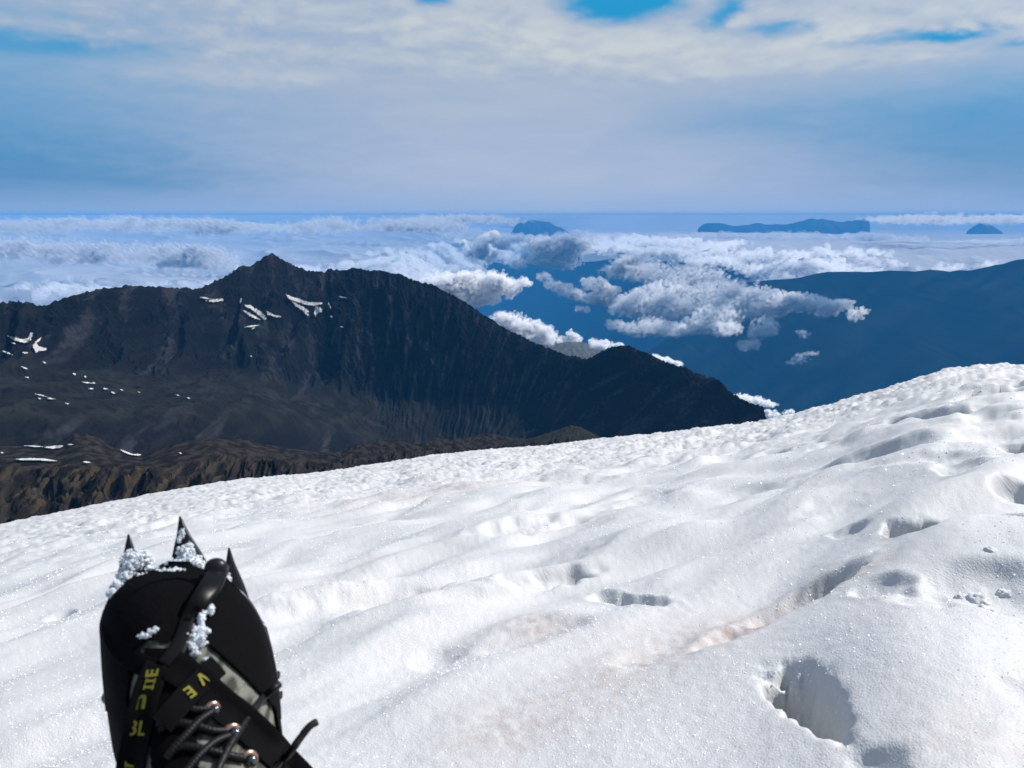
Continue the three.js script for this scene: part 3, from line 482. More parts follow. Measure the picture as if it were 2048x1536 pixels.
// single cumulus clouds: lobes given by place in the photograph, half width and half height there, and distance; each is a heap of puffs with ragged edges
let cloudCount = 0;
function cloud(label, d, lobes, opts = {}) {
    const kids = rng(50 + cloudCount); for (const [px, py, hw, hh, dd = 0, k = 1] of lobes.slice()) for (let c = 0; c < 3; c++) { const a = kids() * 6.283, t = 0.6 + 0.4 * kids(); lobes.push([px + hw * t * Math.cos(a), py + hh * t * Math.sin(a), hw * (0.25 + 0.25 * kids()), hh * (0.3 + 0.3 * kids()), dd + 60 * (kids() - 0.5), k]); }
  const { grain = 0.00125, soft = 1.0, fill = 0.32, flat = 0.5, seed = 1, mat = cloudMat } = opts;
  const r = rng(900 + seed * 31 + cloudCount * 7), L = lobes.map(([px, py, hw, hh, dd = 0, k = 1]) => { const b = bearing(px, py), D = d + dd, s = D / FOCAL; return { c: place(b.az, D * Math.cos(Math.atan(b.tan)) , D * Math.cos(Math.atan(b.tan)) * b.tan), rx: hw * s, ry: hh * s, rz: (hw * 0.5 + hh * 0.5) * s, k, D }; });
  const field = (x, y, z) => {
    let best = -9;
    for (const l of L) {
      const dx = (x - l.c.x) / l.rx, dy = (y - l.c.y) / (y < l.c.y ? l.ry * (1 - flat * 0.5) : l.ry), dz = (z - l.c.z) / l.rz;
      best = Math.max(best, (1 - Math.sqrt(dx * dx + dy * dy + dz * dz)) * l.k);
    }
    const s = d / FOCAL;
    return best - 0.10 + 0.42 * fbm3(x / (34 * s), y / (26 * s), z / (34 * s), 3) + 0.30 * fbm3(x / (9 * s), y / (7 * s), z / (9 * s), 4, 0.6);
  };
  const mats = [], q = new THREE.Quaternion(), e = new THREE.Euler(), area = L.reduce((a, l) => a + l.rx * l.ry, 0), s0 = d * grain, want = clamp(Math.round(area / (s0 * s0) * 13 * fill), 60, 150000);
  const weights = L.map((l) => l.rx * l.ry), sum = weights.reduce((a, b) => a + b, 0);
  for (let k = 0; k < want * 6 && mats.length < want; k++) {
    let t = r() * sum, i = 0; while (i < L.length - 1 && (t -= weights[i]) > 0) i++;
    const l = L[i], u = r() * 2 - 1, ph = r() * 6.2832, rad = 1.35 * Math.cbrt(r()), w = Math.sqrt(1 - u * u);
    const x = l.c.x + l.rx * rad * w * Math.cos(ph), y = l.c.y + l.ry * rad * u, z = l.c.z + l.rz * rad * w * Math.sin(ph), f = field(x, y, z);
    if (f < -soft * 0.5 || r() > smoothstep(f, -soft * 0.5, soft * 0.5)) continue;
    const s = s0 * (0.6 + 0.7 * r()) * (f > 0.25 ? 1.3 : f < 0 ? 1.7 : 1.2);
    mats.push(new THREE.Matrix4().compose(new THREE.Vector3(x, y, z), q.setFromEuler(e.set(r() * 6, r() * 6, 0)), new THREE.Vector3(s, s * 0.85, s)));
  }
  const im = new THREE.InstancedMesh(puff, mat, mats.length); mats.forEach((a, i) => im.setMatrixAt(i, a));
  const grp = new THREE.Group();
  put(im, 'cloud_puffs', null, null, null, 'stuff'); grp.add(im);
  scene.add(put(grp, cloudCount ? 'cloud_' + String(cloudCount).padStart(3, '0') : 'cloud', label, 'cloud', 'clouds drifting over the valley'));
  cloudCount++;
}
cloud('bright cumulus just behind the right slope of the dark mountain', 2200, [[880, 566, 36, 22], [915, 572, 40, 24], [950, 574, 44, 28], [985, 572, 40, 26], [1015, 576, 28, 16], [1042, 566, 16, 10], [930, 592, 50, 18], [965, 600, 34, 12]]);
cloud('bright white cloud hugging the skyline left of the pale shoulder', 2000, [[1000, 640, 22, 16], [1025, 646, 26, 22], [1052, 656, 28, 24], [1078, 668, 26, 20], [1100, 678, 22, 16], [1040, 672, 40, 18]], { soft: 0.3 });
cloud('little white puff of cloud above the pale shoulder', 2050, [[1140, 668, 9, 8], [1150, 678, 16, 8], [1130, 680, 14, 6]], { soft: 0.3 });
cloud('low white cloud at the right end of the pale shoulder', 2000, [[1196, 690, 18, 10], [1216, 690, 16, 9], [1236, 692, 12, 6]], { soft: 0.3 });
cloud('wisp of cloud over the crest right of the dark knoll', 1400, [[1310, 716, 12, 5], [1326, 720, 12, 5], [1336, 724, 10, 4], [1355, 728, 8, 6]], { soft: 0.6, fill: 0.6 });
cloud('white cloud caught low behind the end of the dark mountain', 1300, [[1478, 796, 20, 9], [1500, 802, 24, 9], [1520, 806, 20, 7], [1540, 810, 16, 5], [1520, 800, 5, 6]], { soft: 0.35 });
cloud('small white cloud behind the dark rock tip at the snow edge', 1450, [[1545, 828, 14, 8], [1576, 826, 12, 7], [1530, 832, 10, 8]], { soft: 0.3 });
cloud('large broken bank of cumulus over the middle of the blue valley', 4900, [[1275, 530, 44, 18, 750], [1240, 545, 34, 16, 750], [1320, 548, 60, 20, 600], [1380, 565, 60, 26, 350], [1330, 590, 52, 24, 150], [1280, 606, 38, 20], [1250, 622, 28, 14], [1330, 622, 50, 22], [1395, 608, 56, 28], [1440, 590, 50, 26, 150], [1300, 655, 46, 16, -300], [1270, 662, 26, 12, -300], [1340, 660, 30, 14, -300], [1430, 640, 46, 24, -200], [1470, 620, 42, 22], [1400, 652, 40, 18, -200], [1455, 660, 30, 14, -300], [1500, 600, 40, 20, 100], [1230, 648, 16, 8, -200]]);
cloud('ragged arm of cloud reaching right in front of the blue mountain', 4800, [[1530, 590, 30, 20, 100], [1560, 602, 34, 18], [1590, 612, 28, 12], [1610, 600, 28, 14], [1640, 610, 30, 14], [1670, 612, 24, 12], [1690, 606, 14, 7], [1650, 626, 24, 8], [1520, 622, 26, 16], [1545, 628, 26, 10]], { soft: 0.6 });
cloud('small scrap of cloud at the tip of the ragged cloud arm', 4750, [[1716, 628, 16, 9], [1728, 622, 8, 5], [1706, 636, 9, 5]], { soft: 1.6, fill: 0.15 });
cloud('cloud tail hanging below the cumulus bank', 4700, [[1530, 652, 22, 14], [1516, 668, 16, 10], [1500, 690, 18, 9], [1540, 664, 10, 8], [1488, 698, 8, 4]], { soft: 1.3, fill: 0.3 });
cloud('tiny faint scrap of cloud low over the blue valley', 4600, [[1606, 712, 12, 5], [1590, 722, 12, 7], [1614, 722, 6, 4], [1622, 706, 10, 3]], { soft: 1.6, fill: 0.12 });
cloud('faint streak of cloud above the tiny scrap in the valley', 4650, [[1608, 668, 12, 5], [1600, 664, 8, 3]], { soft: 1.6, fill: 0.08 });
cloud('long thin cloud left of the big cumulus bank', 5300, [[1085, 556, 14, 9], [1105, 568, 18, 9], [1130, 582, 24, 12], [1155, 588, 18, 9], [1170, 600, 16, 8]], { soft: 0.6 });
cloud('cumulus between the thin cloud and the big bank', 5100, [[1185, 570, 26, 14], [1210, 585, 26, 14], [1195, 598, 34, 11], [1225, 605, 24, 9], [1165, 618, 18, 6]], { soft: 0.5 });
cloud('tall puffy cloud below the small far peak', 7400, [[960, 490, 16, 18], [985, 476, 22, 12], [950, 510, 18, 14], [975, 512, 18, 12], [1000, 490, 18, 10], [930, 488, 8, 9]], { soft: 0.6 });
cloud('broad puffy cloud right of the tall cloud, under the far peak', 7000, [[1075, 490, 36, 16], [1110, 492, 40, 18], [1145, 500, 36, 18], [1100, 515, 44, 16], [1135, 528, 34, 12], [1080, 520, 26, 12], [1165, 482, 40, 14], [1040, 530, 16, 10]], { soft: 0.5 });


// low banks that lie along the horizon
function bankLobes(x0, x1, row, hw, hh, n, seed, slope = 0) { const r = rng(seed), out = []; for (let i = 0; i < n; i++) { const t = (i + 0.5) / n; out.push([lerp(x0, x1, t) + (r() - 0.5) * hw, row + slope * t + (r() - 0.5) * hh * 1.4, hw * (0.6 + 0.8 * r()), hh * (0.5 + 0.8 * r()), (r() - 0.5) * 1200]); } return out; }
cloud('long soft bank of cloud along the left horizon, behind the pointed summit', 9500, bankLobes(-60, 900, 452, 60, 10, 22, 5), { mat: veilMat, soft: 1.1, fill: 0.22, grain: 0.0018 });
cloud('second lower bank of cloud behind the left ridge line', 7600, bankLobes(-60, 460, 500, 60, 14, 14, 15, 20), { mat: veilMat, soft: 1.1, fill: 0.22, grain: 0.0018 });
cloud('pale cloud bank wrapped round the foot of the small far peak', 13000, bankLobes(950, 1250, 478, 40, 9, 12, 7), { mat: veilMat, soft: 1.0, fill: 0.22, grain: 0.0022 });
cloud('pale cloud bank at the foot of the long far massif', 13500, bankLobes(1330, 1800, 474, 50, 5, 16, 8), { mat: veilMat, soft: 1.0, fill: 0.22, grain: 0.0020 });
cloud('thin cloud streak near the right edge above the blue mountain', 12000, bankLobes(1840, 2120, 490, 50, 6, 9, 9), { mat: veilMat, soft: 1.0, fill: 0.22, grain: 0.0020 });
cloud('thin veil of cloud on the horizon left of the small far peak', 10500, bankLobes(840, 985, 440, 50, 6, 6, 21), { mat: veilMat, soft: 1.4, fill: 0.16, grain: 0.0018 });
cloud('thin veil of cloud along the right end of the horizon', 11000, bankLobes(1740, 2120, 441, 60, 6, 10, 22), { mat: veilMat, soft: 1.4, fill: 0.2, grain: 0.0018 });

// unseen sheet of cloud, added up-sun to shade the valley clouds and blue mountain
{
  const top = 5000, t = (top + 550) / sunDir.y, cx = 1700 + sunDir.x * t, cz = -5000 + sunDir.z * t, hw = 4300, hd = 2700, nu = 260, nv = 180;
  const cover = (x, z) => 0.9 - Math.pow(Math.pow(Math.abs(x - cx) / hw, 2.5) + Math.pow(Math.abs(z - cz) / hd, 2.5), 0.4) + 0.55 * fbm2(x / 900, z / 900, 6, 0.62);
  const sheet = (up) => gridGeometry(nu, nv, (i, j) => { const x = cx + hw * 1.3 * (i / (nu - 1) * 2 - 1), z = cz + hd * 1.3 * (j / (nv - 1) * 2 - 1); return [x, top + (up ? 1 : -0.3) * 260 * Math.sqrt(Math.max(0.001, cover(x, z))) * (0.7 + 0.5 * fbm2(x / 420, z / 420, 3)), z]; }, false, (i, j, r) => cover(r[0], r[2]) > 0 && Math.abs(Math.sin(i * 12.9898 + j * 78.233) * 43758.5453) % 1 < 0.74);   // thin and full of small gaps
  const grp = new THREE.Group();
  part(grp, 'shade_cloud_top', sheet(true), seaMat); part(grp, 'shade_cloud_base', sheet(false), seaMat);
  scene.add(put(grp, 'cloud_' + String(cloudCount++).padStart(3, '0'), 'unseen ragged sheet of cloud added towards the sun to shade the valley', 'cloud'));
}

// ================================================================ the boot on the outstretched foot, with its crampon
const font = await new FontLoader().loadAsync('fonts/droid/droid_sans_bold.typeface.json');
const camQ = new THREE.Quaternion().setFromEuler(camera.rotation);
const ray = (px, py) => new THREE.Vector3(px - 1024, 768 - py, -FOCAL).normalize().applyQuaternion(camQ);
const BOOT_AT = ray(380, 1340).multiplyScalar(0.62), bootW = ray(380, 1340).negate();        // w: from the sole up through the top of the foot
const bootU = new THREE.Vector3(1, 0, 0).applyQuaternion(camQ); bootU.addScaledVector(bootW, -bootU.dot(bootW)).normalize();
const bootV = new THREE.Vector3().crossVectors(bootW, bootU);                                // v: from the heel to the toes
const bootMatrix = new THREE.Matrix4().makeBasis(bootU, bootV, bootW).setPosition(BOOT_AT);
const S = (px, py, w = 0) => {                                       // measured place -> (u, v, w) on the boot
  const d = ray(px, py), den = d.dot(bootW), t = (w + BOOT_AT.dot(bootW)) / den, p = d.multiplyScalar(t).sub(BOOT_AT);
  return new THREE.Vector3(p.dot(bootU), p.dot(bootV), w);
};
const BASE = -0.046;
const rowsOf = (list, w) => list.map(([px, py]) => S(px, py, w)).map((p) => [p.y, p.x]).sort((a, b) => a[0] - b[0]);
const smoothCurve = (pts, r = 0.008) => { const c = curve(pts); return (x) => { let s = 0; for (let k = -3; k <= 3; k++) s += c(x + k * r / 3); return s / 7; }; };
const leftOf = smoothCurve(rowsOf([[345, 1128], [300, 1142], [262, 1160], [232, 1190], [216, 1220], [208, 1250], [212, 1300], [217, 1350], [224, 1420], [236, 1500], [246, 1536], [268, 1640], [300, 1740], [360, 1815]], BASE), 0.003);
const rightOf = smoothCurve(rowsOf([[349, 1128], [395, 1132], [436, 1150], [470, 1180], [496, 1215], [516, 1255], [530, 1295], [540, 1340], [547, 1390], [550, 1420], [556, 1470], [564, 1536], [578, 1640], [568, 1740], [500, 1815]], BASE), 0.003);
const peakOf = smoothCurve(rowsOf([[347, 1128], [345, 1180], [342, 1240], [348, 1300], [362, 1380], [385, 1460], [408, 1536], [430, 1640], [440, 1740], [430, 1815]], 0.0));
const topOf = smoothCurve([[S(347, 1128).y, BASE + 0.004], [S(347, 1150).y, -0.020], [S(345, 1180).y, -0.004], [S(345, 1230).y, 0.010], [S(350, 1300).y, 0.022], [S(362, 1380).y, 0.036], [S(385, 1460).y, 0.052], [S(408, 1536).y, 0.070], [S(430, 1640).y, 0.10], [S(440, 1740).y, 0.10], [S(430, 1815).y, 0.06]].sort((a, b) => a[0] - b[0]), 0.006);
const vToe = S(347, 1128, BASE).y, vHeel = S(430, 1815, BASE).y;
function bootTop(u, v) {                                             // height of the upper over (u, v)
  const l = leftOf(v), r = rightOf(v), p = clamp(peakOf(v), l + 0.01, r - 0.01), t = u < p ? (p - u) / (p - l) : (u - p) / (r - p);
  return BASE + (topOf(v) - BASE) * Math.pow(Math.max(0, 1 - Math.pow(Math.min(1, t), 2.3)), 0.55);
}
function onBoot(px, py, lift = 0) { let w = 0.02; for (let k = 0; k < 8; k++) { const p = S(px, py, w); w = lerp(w, bootTop(p.x, clamp(p.y, vHeel, vToe)) + lift, 0.7); } return S(px, py, w); }
const bootGroup = new THREE.Group(); bootGroup.applyMatrix4(bootMatrix);
put(bootGroup, 'mountaineering_boot', 'black and grey suede mountaineering boot with laces, toe up on the snow', 'boot');
scene.add(bootGroup);
const crampon = new THREE.Group(); crampon.applyMatrix4(bootMatrix);
put(crampon, 'crampon', 'black steel crampon strapped to the sole of the boot, front points upward', 'crampon');
scene.add(crampon);

const blotch = grainTexture(256, 21, (x, y) => { const c = 0.5 + 0.5 * fbm2(x / 40, y / 40, 4), g = 0.5 + 0.5 * n2(x / 2.2, y / 2.2), v = clamp(0.40 + 0.36 * smoothstep(c, 0.3, 0.62) + 0.10 * (g - 0.5), 0, 1); return [v, v * 1.005, v * 0.955]; }, true);
blotch.repeat.set(9, 9);
const suede = new THREE.MeshPhysicalMaterial({ name: 'suede', map: blotch, color: new THREE.Color().setRGB(0.25, 0.255, 0.245), roughness: 0.95, specularIntensity: 0.2, side: THREE.DoubleSide });
const scuff = grainTexture(256, 33, (x, y) => 0.5 + 0.3 * fbm2(x / 9, y / 9, 4) + 0.2 * n2(x / 2, y / 5)); scuff.repeat.set(14, 14);
const rubber = new THREE.MeshPhysicalMaterial({ name: 'rubber', color: new THREE.Color().setRGB(0.003, 0.003, 0.0035), roughness: 0.75, specularIntensity: 0.035, bumpMap: scuff, bumpScale: 0.0006, side: THREE.DoubleSide });
const webbing = new THREE.MeshPhysicalMaterial({ name: 'webbing', color: new THREE.Color().setRGB(0.004, 0.004, 0.0045), roughness: 0.85, specularIntensity: 0.05, side: THREE.DoubleSide });
const fabric = new THREE.MeshPhysicalMaterial({ name: 'fabric', color: new THREE.Color().setRGB(0.0025, 0.0025, 0.003), roughness: 1, specularIntensity: 0.05, side: THREE.DoubleSide });
const plastic = new THREE.MeshPhysicalMaterial({ name: 'plastic', color: new THREE.Color().setRGB(0.005, 0.0053, 0.006), roughness: 0.3, specularIntensity: 0.12, side: THREE.DoubleSide });
const steel = new THREE.MeshPhysicalMaterial({ name: 'blackened_steel', color: new THREE.Color().setRGB(0.018, 0.019, 0.022), roughness: 0.34, metalness: 0.6, specularIntensity: 0.3, side: THREE.DoubleSide });
const copper = new THREE.MeshPhysicalMaterial({ name: 'copper', color: new THREE.Color().setRGB(0.42, 0.25, 0.19), roughness: 0.3, metalness: 1 });
const darkMetal = new THREE.MeshPhysicalMaterial({ name: 'dark_metal', color: new THREE.Color().setRGB(0.10, 0.11, 0.12), roughness: 0.16, metalness: 0.9 });
const yellow = new THREE.MeshStandardMaterial({ name: 'yellow_print', color: new THREE.Color().setRGB(0.15, 0.135, 0.006), roughness: 0.8, side: THREE.DoubleSide });
const cord = new THREE.MeshPhysicalMaterial({ name: 'lace_cord', color: new THREE.Color().setRGB(0.004, 0.004, 0.0045), roughness: 0.45, specularIntensity: 0.3 });

// the upper as a skin over rows from heel to toe; keep picks the pieces that belong to a part
const toPx = (p) => { const q = p.clone().applyMatrix4(bootMatrix).applyQuaternion(camQ.clone().invert()); return [1024 + FOCAL * q.x / -q.z, 768 - FOCAL * q.y / -q.z]; };
function skin(lift, keep, nu = 110, nv = 210) {
  const g = gridGeometry(nu, nv, (i, j) => {
    const a = i / (nu - 1) * 2 - 1, v = lerp(vHeel + 0.001, vToe - 0.0006, 1 - Math.pow(1 - j / (nv - 1), 1.5)), l = leftOf(v), r = rightOf(v), p = clamp(peakOf(v), l + 0.01, r - 0.01), t = Math.sin(a * Math.PI / 2), u = t < 0 ? p + t * (p - l) : p + t * (r - p);
    const w = bootTop(u, v), c = (l + r) / 2;
    const k = lift / 0.05;
    return [c + (u - c) * (1 + k), v + (j === nv - 1 ? lift : 0), w + lift + 0.0006 * fbm2(u * 60, v * 60, 2)];
  }, false, keep && ((i, j, r) => { const [x, y] = toPx(new THREE.Vector3(...r)); return keep(x, y, r); }));
  const ps = g.attributes.position, uv = g.attributes.uv; for (let k = 0; k < ps.count; k++) uv.setXY(k, ps.getX(k), ps.getY(k) + ps.getZ(k) * 0.5);
  return g;
}
part(bootGroup, 'upper', skin(0), suede, 'grey suede upper mottled with dark stains');
const randEdge = curve([[1280, 400], [1300, 425], [1330, 462], [1360, 494], [1400, 534], [1420, 552], [1500, 566], [1700, 575]]), randShadeLeft = curve([[1280, 300], [1300, 275], [1330, 262], [1400, 254], [1536, 268], [1800, 330]]);  // left edge widened over the suede: black stands in for shade there
part(bootGroup, 'rubber_rand_and_shade', skin(0.0022, (x, y, r) => y < 1284 || x > randEdge(y) || x < randShadeLeft(y)), rubber);
part(bootGroup, 'tongue', skin(0.0016, (x, y) => y > 1296 && x > lerp(286, 300, (y - 1300) / 240) && x < lerp(378, 402, (y - 1300) / 240), 170, 240), fabric, 'black padded tongue under the laces');
{
  // sole: the outline, a little proud of the upper, with a rounded edge and lugs
  const n = 90, out = [];
  for (let k = 0; k <= n; k++) { const v = lerp(vHeel, vToe, k / n); out.push(new THREE.Vector2(rightOf(v) + 0.0022, v)); }
  for (let k = n; k >= 0; k--) { const v = lerp(vHeel, vToe, k / n); out.push(new THREE.Vector2(leftOf(v) - 0.0022, v)); }
  const shape = new THREE.Shape(out), g = new THREE.ExtrudeGeometry(shape, { depth: 0.012, bevelEnabled: true, bevelSize: 0.0015, bevelThickness: 0.0015, bevelSegments: 3 });
  g.translate(0, 0, BASE - 0.0155);
  const sole = part(bootGroup, 'sole', g, rubber);
  const lug = new THREE.BoxGeometry(0.0085, 0.0095, 0.011);
  for (let k = 0; k < 20; k++) for (const side of [0, 1]) {
    const v = lerp(vHeel + 0.02, vToe - 0.03, k / 19), u = side ? rightOf(v) - 0.0045 : leftOf(v) + 0.0045, m = part(sole, 'lug', lug, rubber);
    m.position.set(u, v, BASE - 0.019); m.rotation.z = side ? -0.1 : 0.1;
  }
  // ankle: the padded shaft that leaves the picture below
  const rings = 26, seg = 48, vAnk = S(430, 1730, 0.09).y;
  const sg = gridGeometry(seg + 1, rings, (i, j) => { const a = i / seg * Math.PI * 2, t = j / (rings - 1), r = lerp(0.046, 0.058, t) + 0.003 * Math.sin(t * 14), c = S(432, 1735, 0.06); return [c.x + r * Math.cos(a), c.y - 0.012 - 0.02 * t + r * 1.15 * Math.sin(a) * lerp(1.0, 1.05, t), lerp(-0.03, 0.15, t)]; }, false);
  part(bootGroup, 'shaft', sg, fabric);
  { const c = S(432, 1735, 0.06), liner = new THREE.SphereGeometry(0.056, 28, 14, 0, Math.PI * 2, 0, Math.PI / 2); liner.rotateX(Math.PI / 2); liner.scale(1, 1.15, 0.35); liner.translate(c.x, c.y - 0.030, 0.128); part(bootGroup, 'liner', liner, webbing); }
}
// a flat band laid along measured places
function band(places, width, lift, thick, flatten) {
  const pts = places.map(([x, y, w]) => (w === undefined ? onBoot(x, y, lift) : S(x, y, w))), c = new THREE.CatmullRomCurve3(pts, false, 'centripetal'), n = 60, pos = [], idx = [];
  const wAt = (t) => Array.isArray(width) ? curve(width)(t) : width;
  for (let k = 0; k <= n; k++) {
    const t = k / n, p = c.getPoint(t), d = c.getTangent(t), up = flatten ? new THREE.Vector3(0, 0, 1) : new THREE.Vector3(0.15 * (p.x), 0, 1).normalize(), side = new THREE.Vector3().crossVectors(d, up).normalize(), nrm = new THREE.Vector3().crossVectors(side, d).normalize(), h = wAt(t) / 2;
    for (const [a, b] of [[-1, 0], [-0.9, 1], [-0.45, 1.25], [0, 1.35], [0.45, 1.25], [0.9, 1], [1, 0], [0, -0.6]]) {
      const q = p.clone().addScaledVector(side, a * h);
      if (!flatten) { const top = bootTop(q.x, clamp(q.y, vHeel, vToe)); if (q.z < top + lift) q.z = top + lift; }
      q.addScaledVector(nrm, b * thick); pos.push(q.x, q.y, q.z);
    }
  }
  for (let k = 0; k < n; k++) for (let i = 0; i < 8; i++) { const a = k * 8 + i, b = k * 8 + (i + 1) % 8; idx.push(a, b, a + 8, b, b + 8, a + 8); }
  for (let i = 1; i < 7; i++) { idx.push(0, i + 1, i); idx.push(n * 8, n * 8 + i, n * 8 + i + 1); }
  const g = new THREE.BufferGeometry(); g.setAttribute('position', new THREE.Float32BufferAttribute(pos, 3)); g.setIndex(idx); g.computeVertexNormals();
  return g;
}
{ // piping round the toe cap and along the edge of the rand
  for (const line of [[[236, 1262], [246, 1216], [274, 1182], [318, 1162], [362, 1158], [396, 1172], [412, 1202]], [[420, 1290], [452, 1318], [484, 1348], [514, 1378], [540, 1404]], [[268, 1334], [256, 1380], [258, 1440], [264, 1520]]]) { const c = new THREE.CatmullRomCurve3(line.map(([x, y]) => onBoot(x, y, 0.0024))); part(bootGroup, 'piping', new THREE.TubeGeometry(c, 60, 0.0011, 8), rubber); }
}
// crampon: front points, toe basket, rail, side point, straps
function spike(tip, baseL, baseR, w, thick, lean = 0) {
  const T = S(...tip, w + lean), A = S(...baseL, w), B = S(...baseR, w), pos = [], idx = [], n = 14;
  for (let k = 0; k <= n; k++) {
    const t = k / n, e = 0.78 * t + 0.22 * smoothstep(t, 0.95, 1), l = A.clone().lerp(T, e), r = B.clone().lerp(T, e), c = l.clone().add(r).multiplyScalar(0.5), h = Math.max(0.0007, l.distanceTo(r) / 2) * (1 + 0.10 * Math.sin(t * 3)), th = lerp(thick, thick * 0.4, t), d = r.clone().sub(l); if (d.length() < 1e-7) d.set(1, 0, 0); d.normalize();
    for (let i = 0; i < 8; i++) { const a = i / 8 * Math.PI * 2 + 0.39; pos.push(c.x + d.x * h * Math.cos(a) * 1.08, c.y + d.y * h * Math.cos(a) * 1.08, c.z + th * Math.sin(a)); }
  }
  for (let k = 0; k < n; k++) for (let i = 0; i < 8; i++) { const a = k * 8 + i, b = k * 8 + (i + 1) % 8; idx.push(a, b, a + 8, b, b + 8, a + 8); }
  for (let i = 1; i < 7; i++) idx.push(n * 8, n * 8 + i, n * 8 + i + 1);
  const g = new THREE.BufferGeometry(); g.setAttribute('position', new THREE.Float32BufferAttribute(pos, 3)); g.setIndex(idx); g.computeVertexNormals(); return g;
}
part(crampon, 'front_point', spike([257, 1069], [228, 1182], [302, 1174], -0.066, 0.0030), steel);
part(crampon, 'front_point', spike([360, 1033], [338, 1162], [426, 1150], -0.064, 0.0034), steel);
part(crampon, 'front_point', spike([458, 1096], [434, 1210], [500, 1204], -0.062, 0.0028), steel);
part(crampon, 'side_point', band([[540, 1345, -0.066], [536, 1310, -0.068], [524, 1270, -0.070], [515, 1250, -0.071]], [[0, 0.008], [0.5, 0.009], [0.8, 0.011], [1, 0.0085]], 0, 0.0028, true), steel);
part(crampon, 'side_point', band([[226, 1400, -0.066], [214, 1395, -0.074], [212, 1390, -0.082]], [[0, 0.012], [1, 0.003]], 0, 0.002, true), steel);
for (const [x, y] of [[551, 1352], [556, 1392]]) part(crampon, 'side_point', band([[x - 10, y + 8, -0.062], [x, y + 2, -0.066], [x + 5, y - 6, -0.070]], [[0, 0.007], [0.6, 0.006], [1, 0.0025]], 0, 0.0016, true), steel);
part(crampon, 'frame_rail', band([[440, 1168, -0.058], [480, 1192, -0.058], [508, 1232, -0.058], [530, 1285, -0.058], [544, 1345, -0.058], [551, 1405, -0.058], [553, 1440, -0.058]], 0.0075, 0, 0.0016, true), steel);
part(crampon, 'frame_rail', band([[300, 1150, -0.058], [250, 1172, -0.058], [222, 1210, -0.058], [212, 1260, -0.058], [214, 1330, -0.058], [222, 1420, -0.058]], 0.0075, 0, 0.0016, true), steel);
part(crampon, 'frame_plate', band([[300, 1215, -0.064], [385, 1225, -0.064], [475, 1215, -0.064]], 0.03, 0, 0.0015, true), steel);
part(crampon, 'frame_plate', band([[380, 1240, -0.064], [390, 1420, -0.064], [410, 1600, -0.064]], 0.026, 0, 0.0015, true), steel);
part(crampon, 'frame_plate', band([[330, 1620, -0.064], [420, 1640, -0.064], [510, 1620, -0.064]], 0.05, 0, 0.0015, true), steel);
for (const [x, y] of [[330, 1640], [520, 1640], [345, 1740], [500, 1740]]) { const c = new THREE.ConeGeometry(0.005, 0.026, 10); c.rotateX(-Math.PI / 2); const p = S(x, y, -0.077); c.translate(p.x, p.y, p.z); part(crampon, 'heel_point', c, steel); }
const basketR = part(crampon, 'toe_basket', band([[440, 1130, -0.028], [432, 1152, -0.008], [418, 1178, 0.006], [398, 1206, 0.013], [381, 1238], [369, 1272], [352, 1304], [330, 1332]], [[0, 0.014], [0.25, 0.0150], [0.6, 0.0125], [1, 0.012]], 0.0030, 0.0018), plastic, 'curved grey black plastic arm over the toe');
{ const p = S(432, 1135, -0.016), g = new THREE.SphereGeometry(0.0082, 24, 16); g.scale(1, 0.85, 0.7); const m = part(basketR, 'pivot', g, steel); m.position.copy(p); const q = S(393, 1218, 0.0185), r = new THREE.CylinderGeometry(0.0022, 0.0022, 0.0016, 16); r.rotateX(Math.PI / 2); const hole = part(basketR, 'rivet', r, fabric); hole.position.set(q.x, q.y, q.z + 0.001); }
const basketL = part(crampon, 'toe_basket', band([[266, 1176, -0.046], [238, 1206, -0.038], [226, 1240, -0.026], [228, 1274, -0.008], [244, 1302], [270, 1322], [296, 1334], [330, 1338]], [[0, 0.010], [0.3, 0.013], [0.7, 0.013], [1, 0.012]], 0.0026, 0.0014), rubber);
const strapB = part(crampon, 'strap', band([[342, 1330], [392, 1362], [440, 1404], [486, 1440], [530, 1480], [574, 1524], [622, 1576], [650, 1620]], 0.0192, 0.0042, 0.0012), webbing, 'black webbing strap crossing the instep with yellow lettering');
const strapA = part(crampon, 'strap', band([[318, 1328], [302, 1362], [288, 1406], [276, 1460], [262, 1530], [258, 1600]], 0.0170, 0.0036, 0.0012), webbing, 'black webbing strap on the left with yellow lettering');
const strapC = part(crampon, 'strap', band([[436, 1330], [408, 1356], [380, 1384], [348, 1420], [322, 1450]], 0.0155, 0.0062, 0.0010), webbing);
function print(parent, text, px, py, size, turn, lift, mat = yellow) {
  const g = new TextGeometry(text, { font, size, depth: 0.0002, curveSegments: 4 }); g.computeBoundingBox(); const b = g.boundingBox; g.translate(-(b.min.x + b.max.x) / 2, -(b.min.y + b.max.y) / 2, 0);
  const p = onBoot(px, py, lift), e = 0.003, nx = (bootTop(p.x - e, p.y) - bootTop(p.x + e, p.y)) / (2 * e), ny = (bootTop(p.x, p.y - e) - bootTop(p.x, p.y + e)) / (2 * e), n = new THREE.Vector3(clamp(nx, -0.8, 0.8), clamp(ny, -0.8, 0.8), 1).normalize();
  const m = part(parent, 'lettering', g, mat), q = new THREE.Quaternion().setFromUnitVectors(new THREE.Vector3(0, 0, 1), n).multiply(new THREE.Quaternion().setFromAxisAngle(new THREE.Vector3(0, 0, 1), turn));
  m.position.copy(p); m.quaternion.copy(q);
}
print(strapC, 'E', 380, 1384, 0.0082, 0.75 + Math.PI, 0.0088); print(strapC, 'V', 406, 1357, 0.0082, 0.75 + Math.PI, 0.0088);
